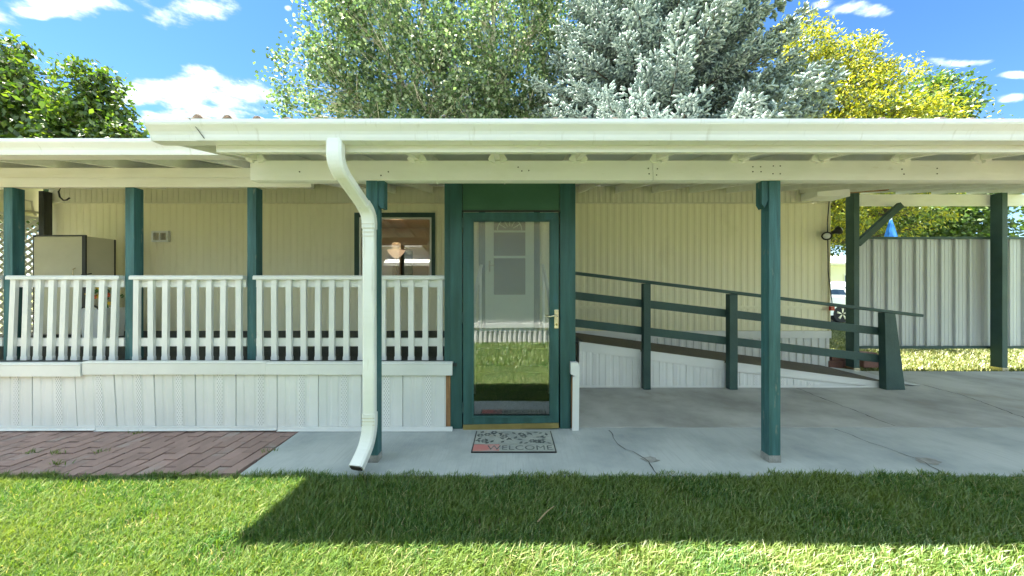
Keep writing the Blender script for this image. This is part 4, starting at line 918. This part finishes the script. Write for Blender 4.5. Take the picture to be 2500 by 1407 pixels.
make_tree('catalpa_tree', 'smaller broad leaved green tree rising left of the gutter end', (-14.6, 12.1, -.05), (-14.7, 12.1, 8.4),
          [(-14.7, 12.1, 8.3, .75, .9, 1.0), (-14.9, 12.0, 7.3, 1.05, 1.1, .8), (-13.8, 12.0, 6.6, .95, 1.0, .6), (-15.5, 12.1, 6.6, .9, 1.0, .8), (-14.5, 12.1, 5.4, 1.6, 1.6, 1.0), (-13.4, 12.0, 5.7, .8, .9, .5)], 420, 36, .17, .20, .105, 'catalpa', 'bark', droop=.75, r0=.14, group='broad leaved trees at the left', shell=.9)
make_tree('aspen_tree', 'pale trunked aspen with fluttering leaves behind the roof, left one', (-4.4, 14.2, -.05), (-3.7, 14.2, 15.2),
          [(-5.2, 14.2, 11.4, 3.1, 3, 4.2), (-7.2, 14.0, 9.2, 2.4, 2.2, 2.2), (-3.0, 14.0, 9.4, 2.6, 2.6, 2.6), (-6.6, 14.3, 12.4, 1.8, 1.8, 2.4), (-4.4, 14.2, 6.2, 3.2, 2.8, 2.0)], 760, 46, .26, .135, .115, 'aspen', 'palebark', droop=.35, r0=.2,
          multi=[((-4.9, 14.2, -.05), (-4.6, 14.0, 11.5), .13), ((-3.9, 14.1, 5), (-2.4, 13.8, 13), .1)], group='aspens behind the roof')
make_tree('aspen_tree', 'pale trunked aspen right beside the blue spruce, behind the roof', (-1.0, 14.6, -.05), (-.8, 14.6, 15.5),
          [(-.8, 14.6, 11.8, 2.8, 2.8, 4.0), (1.4, 14.8, 9.6, 2.2, 2.2, 2.6), (-2.0, 14.4, 8.6, 2.4, 2.3, 2.2), (1.6, 14.8, 12.8, 1.9, 1.9, 2.2), (-.4, 14.6, 6.4, 3.0, 2.8, 2.0)], 700, 46, .26, .135, .115, 'aspen', 'palebark', droop=.35, r0=.21,
          multi=[((-1.0, 14.6, 7.6), (.9, 14.3, 12.5), .09), ((-1.0, 14.6, 8.2), (-2.4, 14.4, 12), .07)], group='aspens behind the roof')
make_tree('honey_locust_tree', 'golden yellow honey locust right of the blue spruce', (17.6, 16.2, -.05), (16.2, 16.2, 9.5),
          [(15.2, 16.0, 9.0, 3.4, 3, 2.0), (17.9, 16.2, 8.7, 2.3, 2.4, 1.2), (14.9, 16.0, 12.5, 1.2, 1.1, 1.5), (13.8, 16.0, 11.2, 1.9, 1.8, 1.7), (16.6, 16.2, 10.9, 2.0, 1.8, 1.2), (15.7, 16.1, 12.4, 1.6, 1.2, .6), (18.2, 16.1, 11.5, 1.3, 1.0, .45), (13.4, 16.0, 12.6, 1.5, 1.2, 1.7), (16.0, 16.1, 5.4, 3.8, 3, 2.2), (12.8, 15.8, 6.5, 2, 2, 2.2)], 900, 62, .24, .16, .065, 'locust', 'darkbark', droop=.75, r0=.2, outward=.6, shell=.8)
make_tree('shade_tree', 'dark green leafy tree behind the golden tree at right', (24.0, 20.5, -.05), (24.2, 20.5, 12.0),
          [(25.0, 20.5, 11.4, 1.6, 2.2, 2.6), (26.2, 20.4, 9.4, 1.6, 2, 1.6), (22.4, 20.6, 10.2, 2.2, 2.2, 2.0), (24.8, 20.4, 7.2, 3.4, 3, 2.4), (24.0, 20.0, 4.8, 3.6, 3, 1.7)], 760, 60, .30, .20, .14, 'maple', 'bark', droop=.3, r0=.28, leanv=(.35, 0))
make_tree('shade_tree', 'low spreading green tree seen under the carport beyond the fence', (16.5, 19.5, -.05), (16.8, 19.5, 6.5),
          [(17.2, 19.4, 4.6, 2.8, 2.4, 1.6), (20.6, 19.4, 5.2, 2.6, 2.2, 1.4), (23.2, 19.4, 6.0, 1.8, 1.8, 1.0), (18.6, 19.5, 6.4, 3.2, 2.5, 1.4)], 420, 50, .28, .15, .11, 'maple', 'bark', droop=.3, r0=.22)

# blue spruce: whorls of branches with finger-like shoots
def make_spruce(base, H, label):
    g = thing('blue_spruce', label, 'tree', base); bx_, by_, bz_ = base; segs = [([Vector(base), Vector((bx_, by_, H * .5)), Vector((bx_, by_, H))], [.38, .22, .02])]
    P = []; D = []; Ls = []
    z = 2.4
    def rad(z):
        t_ = (z - 2) / (H - 2); return 7.1 * (1 - t_) ** .86 * min(1, .72 + .5 * t_ + .1) if z > 5 else 3.2
    while z < H - .3:
        r = rad(z); nb_ = max(5, int(6 + r * 1.1)); a0 = rnd.random() * 6.28
        for k in range(nb_):
            a = a0 + 6.283 * k / nb_ + rnd.gauss(0, .15); L = r * rnd.uniform(.78, 1.06); d = Vector((math.cos(a), math.sin(a), 0)); sd_ = Vector((-d.y, d.x, 0))
            zz = z + rnd.uniform(-.2, .2); pts = []
            for i in range(7):
                t_ = i / 6; pts.append(Vector((bx_, by_, zz)) + d * L * t_ + Vector((0, 0, -.16 * L * math.sin(t_ * 2.3) + .12 * L * t_ * t_)))
            segs.append((pts, [.05 * (1 - .85 * i / 6) for i in range(7)]))
            def at(t_):
                f_ = min(t_ * 6, 5.999); i = int(f_); return pts[i].lerp(pts[i + 1], f_ - i)
            # side branchlets in a flat-ish fan, shorter toward the tip
            nside = max(4, int(L * 4.6))
            for j in range(nside):
                t_ = .22 + .78 * (j + rnd.random() * .6) / nside; c = at(min(t_, 1)); ll = (.22 + .95 * (1 - t_)) * min(1, L / 3) * rnd.uniform(.7, 1.2) + .12
                for s in (1, -1):
                    bd = (d * .75 + sd_ * s * .75 + Vector((0, 0, rnd.uniform(-.12, .22)))).normalized()
                    m_ = max(2, int(ll / .12))
                    for q_ in range(m_):
                        u_ = (q_ + rnd.random()) / m_; p = c + bd * ll * u_ + Vector((0, 0, -.10 * ll * u_ * (1 - u_)))
                        for w_ in range(3):
                            sd3 = (bd * rnd.uniform(.4, 1) + Vector((rnd.gauss(0, .55), rnd.gauss(0, .55), rnd.gauss(.18, .5)))).normalized()
                            P.append(p); D.append(sd3); Ls.append(rnd.uniform(.13, .25))
            for q_ in range(8):
                p = at(rnd.uniform(.75, 1)); P.append(p); D.append((d + Vector((rnd.gauss(0, .4), rnd.gauss(0, .4), rnd.gauss(.3, .3)))).normalized()); Ls.append(rnd.uniform(.2, .34))
        z += .42
    tubes_mesh(segs, 6).build('trunk', 'darkbark', g)
    P = np.array([tuple(p) for p in P]); D = np.array([tuple(p) for p in D]); Ls = np.array(Ls); n = len(P)
    A = unit(np.cross(D, rng.normal(size=(n, 3)))); B = np.cross(D, A)
    prof = [(0, .35), (.35, 1.0), (.75, .75)]; K = 5; vs = []
    for (t_, w) in prof:
        for j in range(K):
            th = 6.283 * j / K + t_ * 2; wob = (.75 + .5 * rng.random(n))
            vs.append(P + D * (Ls * t_)[:, None] + (A * math.cos(th) + B * math.sin(th)) * (.040 * w * wob)[:, None])
    vs.append(P + D * Ls[:, None]); V = np.stack(vs, 1); m_ = V.shape[1]
    q = []; tr_ = []
    for r_ in range(2):
        for j in range(K): q.append((r_ * K + j, r_ * K + (j + 1) % K, (r_ + 1) * K + (j + 1) % K, (r_ + 1) * K + j))
    for j in range(K): tr_.append((2 * K + j, 2 * K + (j + 1) % K, 3 * K))
    base_i = (np.arange(n) * m_)[:, None, None]
    Q = (np.array(q)[None] + base_i).reshape(-1, 4); T = (np.array(tr_)[None] + base_i).reshape(-1, 3)
    fast_mesh('crown', V.reshape(-1, 3), [Q, T], 'spruce', g); print('spruce shoots', n)
make_spruce((5.7, 13.4, -.05), 20.5, 'large pale blue spruce rising behind the carport roof')

# ------------------------------------------------------------------ grass
def grass(name, n, xr, yr, h, w, m, label, wy=None, edge=None, zb=-.037, lean=.5):
    P = np.empty((n, 3)); P[:, 0] = rng.uniform(*xr, n); P[:, 1] = rng.uniform(*yr, n) if wy is None else wy(n); P[:, 2] = zb
    if edge is not None: P = P[edge(P)]
    n = len(P)
    cl = np.sin(P[:, 0] * 3.1 + 1.3 * np.sin(P[:, 1] * 2.7)) * .5 + np.sin(P[:, 1] * 4.3 + P[:, 0] * 1.7) * .5
    hh = h * (.55 + .75 * rng.random(n)) * (1 + .18 * cl); a = rng.random(n) * 6.283; d = np.stack([np.cos(a), np.sin(a), np.zeros(n)], 1) + np.array([.28, -.1, 0])
    b = a + 1.57 + rng.normal(0, .5, n); s = np.stack([np.cos(b), np.sin(b), np.zeros(n)], 1) * (w * (.6 + .8 * rng.random(n)))[:, None] / 2
    ln = lean * (.3 + rng.random(n) * 1.2); up = np.array([0, 0, 1.0])
    mid = P + d * (hh * ln * .3)[:, None] + up * (hh * .6)[:, None]; tip = P + d * (hh * ln)[:, None] + up * (hh * (1 - .25 * ln))[:, None]
    V = np.stack([P - s, P + s, mid + s * .8, mid - s * .8, tip], 1).reshape(-1, 3); b0 = np.arange(n) * 5
    Q = np.stack([b0, b0 + 1, b0 + 2, b0 + 3], 1); T = np.stack([b0 + 3, b0 + 2, b0 + 4], 1)
    return fast_mesh(name, V, [Q, T], m, None, kind='stuff', label=label, category='grass')
M['grass'] = leafmat('grass_blade', [(0, (.032, .11, .018)), (.5, (.082, .19, .024)), (.84, (.15, .24, .035)), (.95, (.28, .30, .12)), (1, (.55, .48, .27))], .35, tint=(1.2, 1.15, .5), patch=(.17, .235, .04))
M['strawblade'] = leafmat('straw_blade', [(0, (.15, .18, .05)), (.5, (.28, .27, .11)), (1, (.44, .39, .21))], .3, tint=(1, 1, .8))
M['drygrass'] = leafmat('dry_grass_blade', [(0, (.07, .11, .02)), (.5, (.14, .17, .045)), (1, (.33, .31, .15))], .35, tint=(1.1, 1.1, .6))
def near(P): return (np.abs(P[:, 0]) < (P[:, 1] * 1.56 + .35)) & (P[:, 1] < 2.425 + .018 * np.sin(P[:, 0] * 7) + .014 * np.sin(P[:, 0] * 17 + 1) + .012 * np.sin(P[:, 0] * 41)) & ((np.sin(P[:, 0] * 6.3 + 2.1 * np.sin(P[:, 1] * 5)) + np.sin(P[:, 1] * 9.1 + P[:, 0] * 3.3) > -1.55) | (rng.random(len(P)) < .45))
grass('lawn_grass', 430000, (-4.2, 4.2), (.78, 2.47), .062, .0048, 'grass', 'short mown lawn in front of the porch and concrete', edge=near)
grass('lawn_grass', 90000, (-4.5, 4.5), (-1.85, .8), .075, .011, 'grass', 'lawn stretching to the neighbouring home behind the viewer')
grass('yard_grass', 90000, (4.4, 13.5), (5.4, 13.1), .07, .014, 'drygrass', 'sunlit dry lawn beyond the carport and fence', zb=-.058, edge=lambda P: ~((P[:, 0] < 5.3) & (P[:, 1] < 9.4)) & (P[:, 0] < P[:, 1] * 1.6 + 1))
def dry(n):
    y = 1.72 - np.abs(rng.normal(0, .16, n)); return y
grass('lawn_grass', 3000, (-.6, 3.0), (0, 0), .07, .006, 'strawblade', 'straw coloured dry grass along the front edge of the roof shadow', wy=dry, edge=lambda P: (np.sin(P[:, 0] * 5) + np.sin(P[:, 0] * 11 + 1) + rng.normal(0, .8, len(P)) > .2) & near(P))
tw = MB().tube([gp(1312, 1283) + (.02,), gp(1335, 1268) + (.045,), gp(1353, 1256) + (.05,)], [.004, .004, .002], 5).build('dry_twig', 'straw', None, label='thin dry twig lying in the shaded lawn', category='twig')
for i, (x, y) in enumerate(((330, 1057), (245, 1103), (140, 1105), (75, 1104), (655, 1101), (140, 1132))):
    c = gp(x, y); n = 26; P = np.zeros((n, 3)); P[:, 0] = c[0] + rng.normal(0, .03, n); P[:, 1] = c[1] + rng.normal(0, .01, n); P[:, 2] = -.02
    D = unit(rng.normal(size=(n, 3)) * .6 + np.array([0, 0, .7])); V, q = leaf_quads(P, D, unit(rng.normal(size=(n, 3))), np.full(n, .055), np.full(n, .006))
    where = ['at the foot of the leaning white skirting', 'in the paver joints nearest the middle of the path', 'in the paver joints left of centre of the path', 'in the paver joints at the far left', 'where the pavers meet the concrete slab', 'in the front paver row at the left'][i]
    fast_mesh('grass_tuft', V, [q], 'grass', None, label='small green weed tuft ' + where, category='weed', group='weeds in the paver joints')
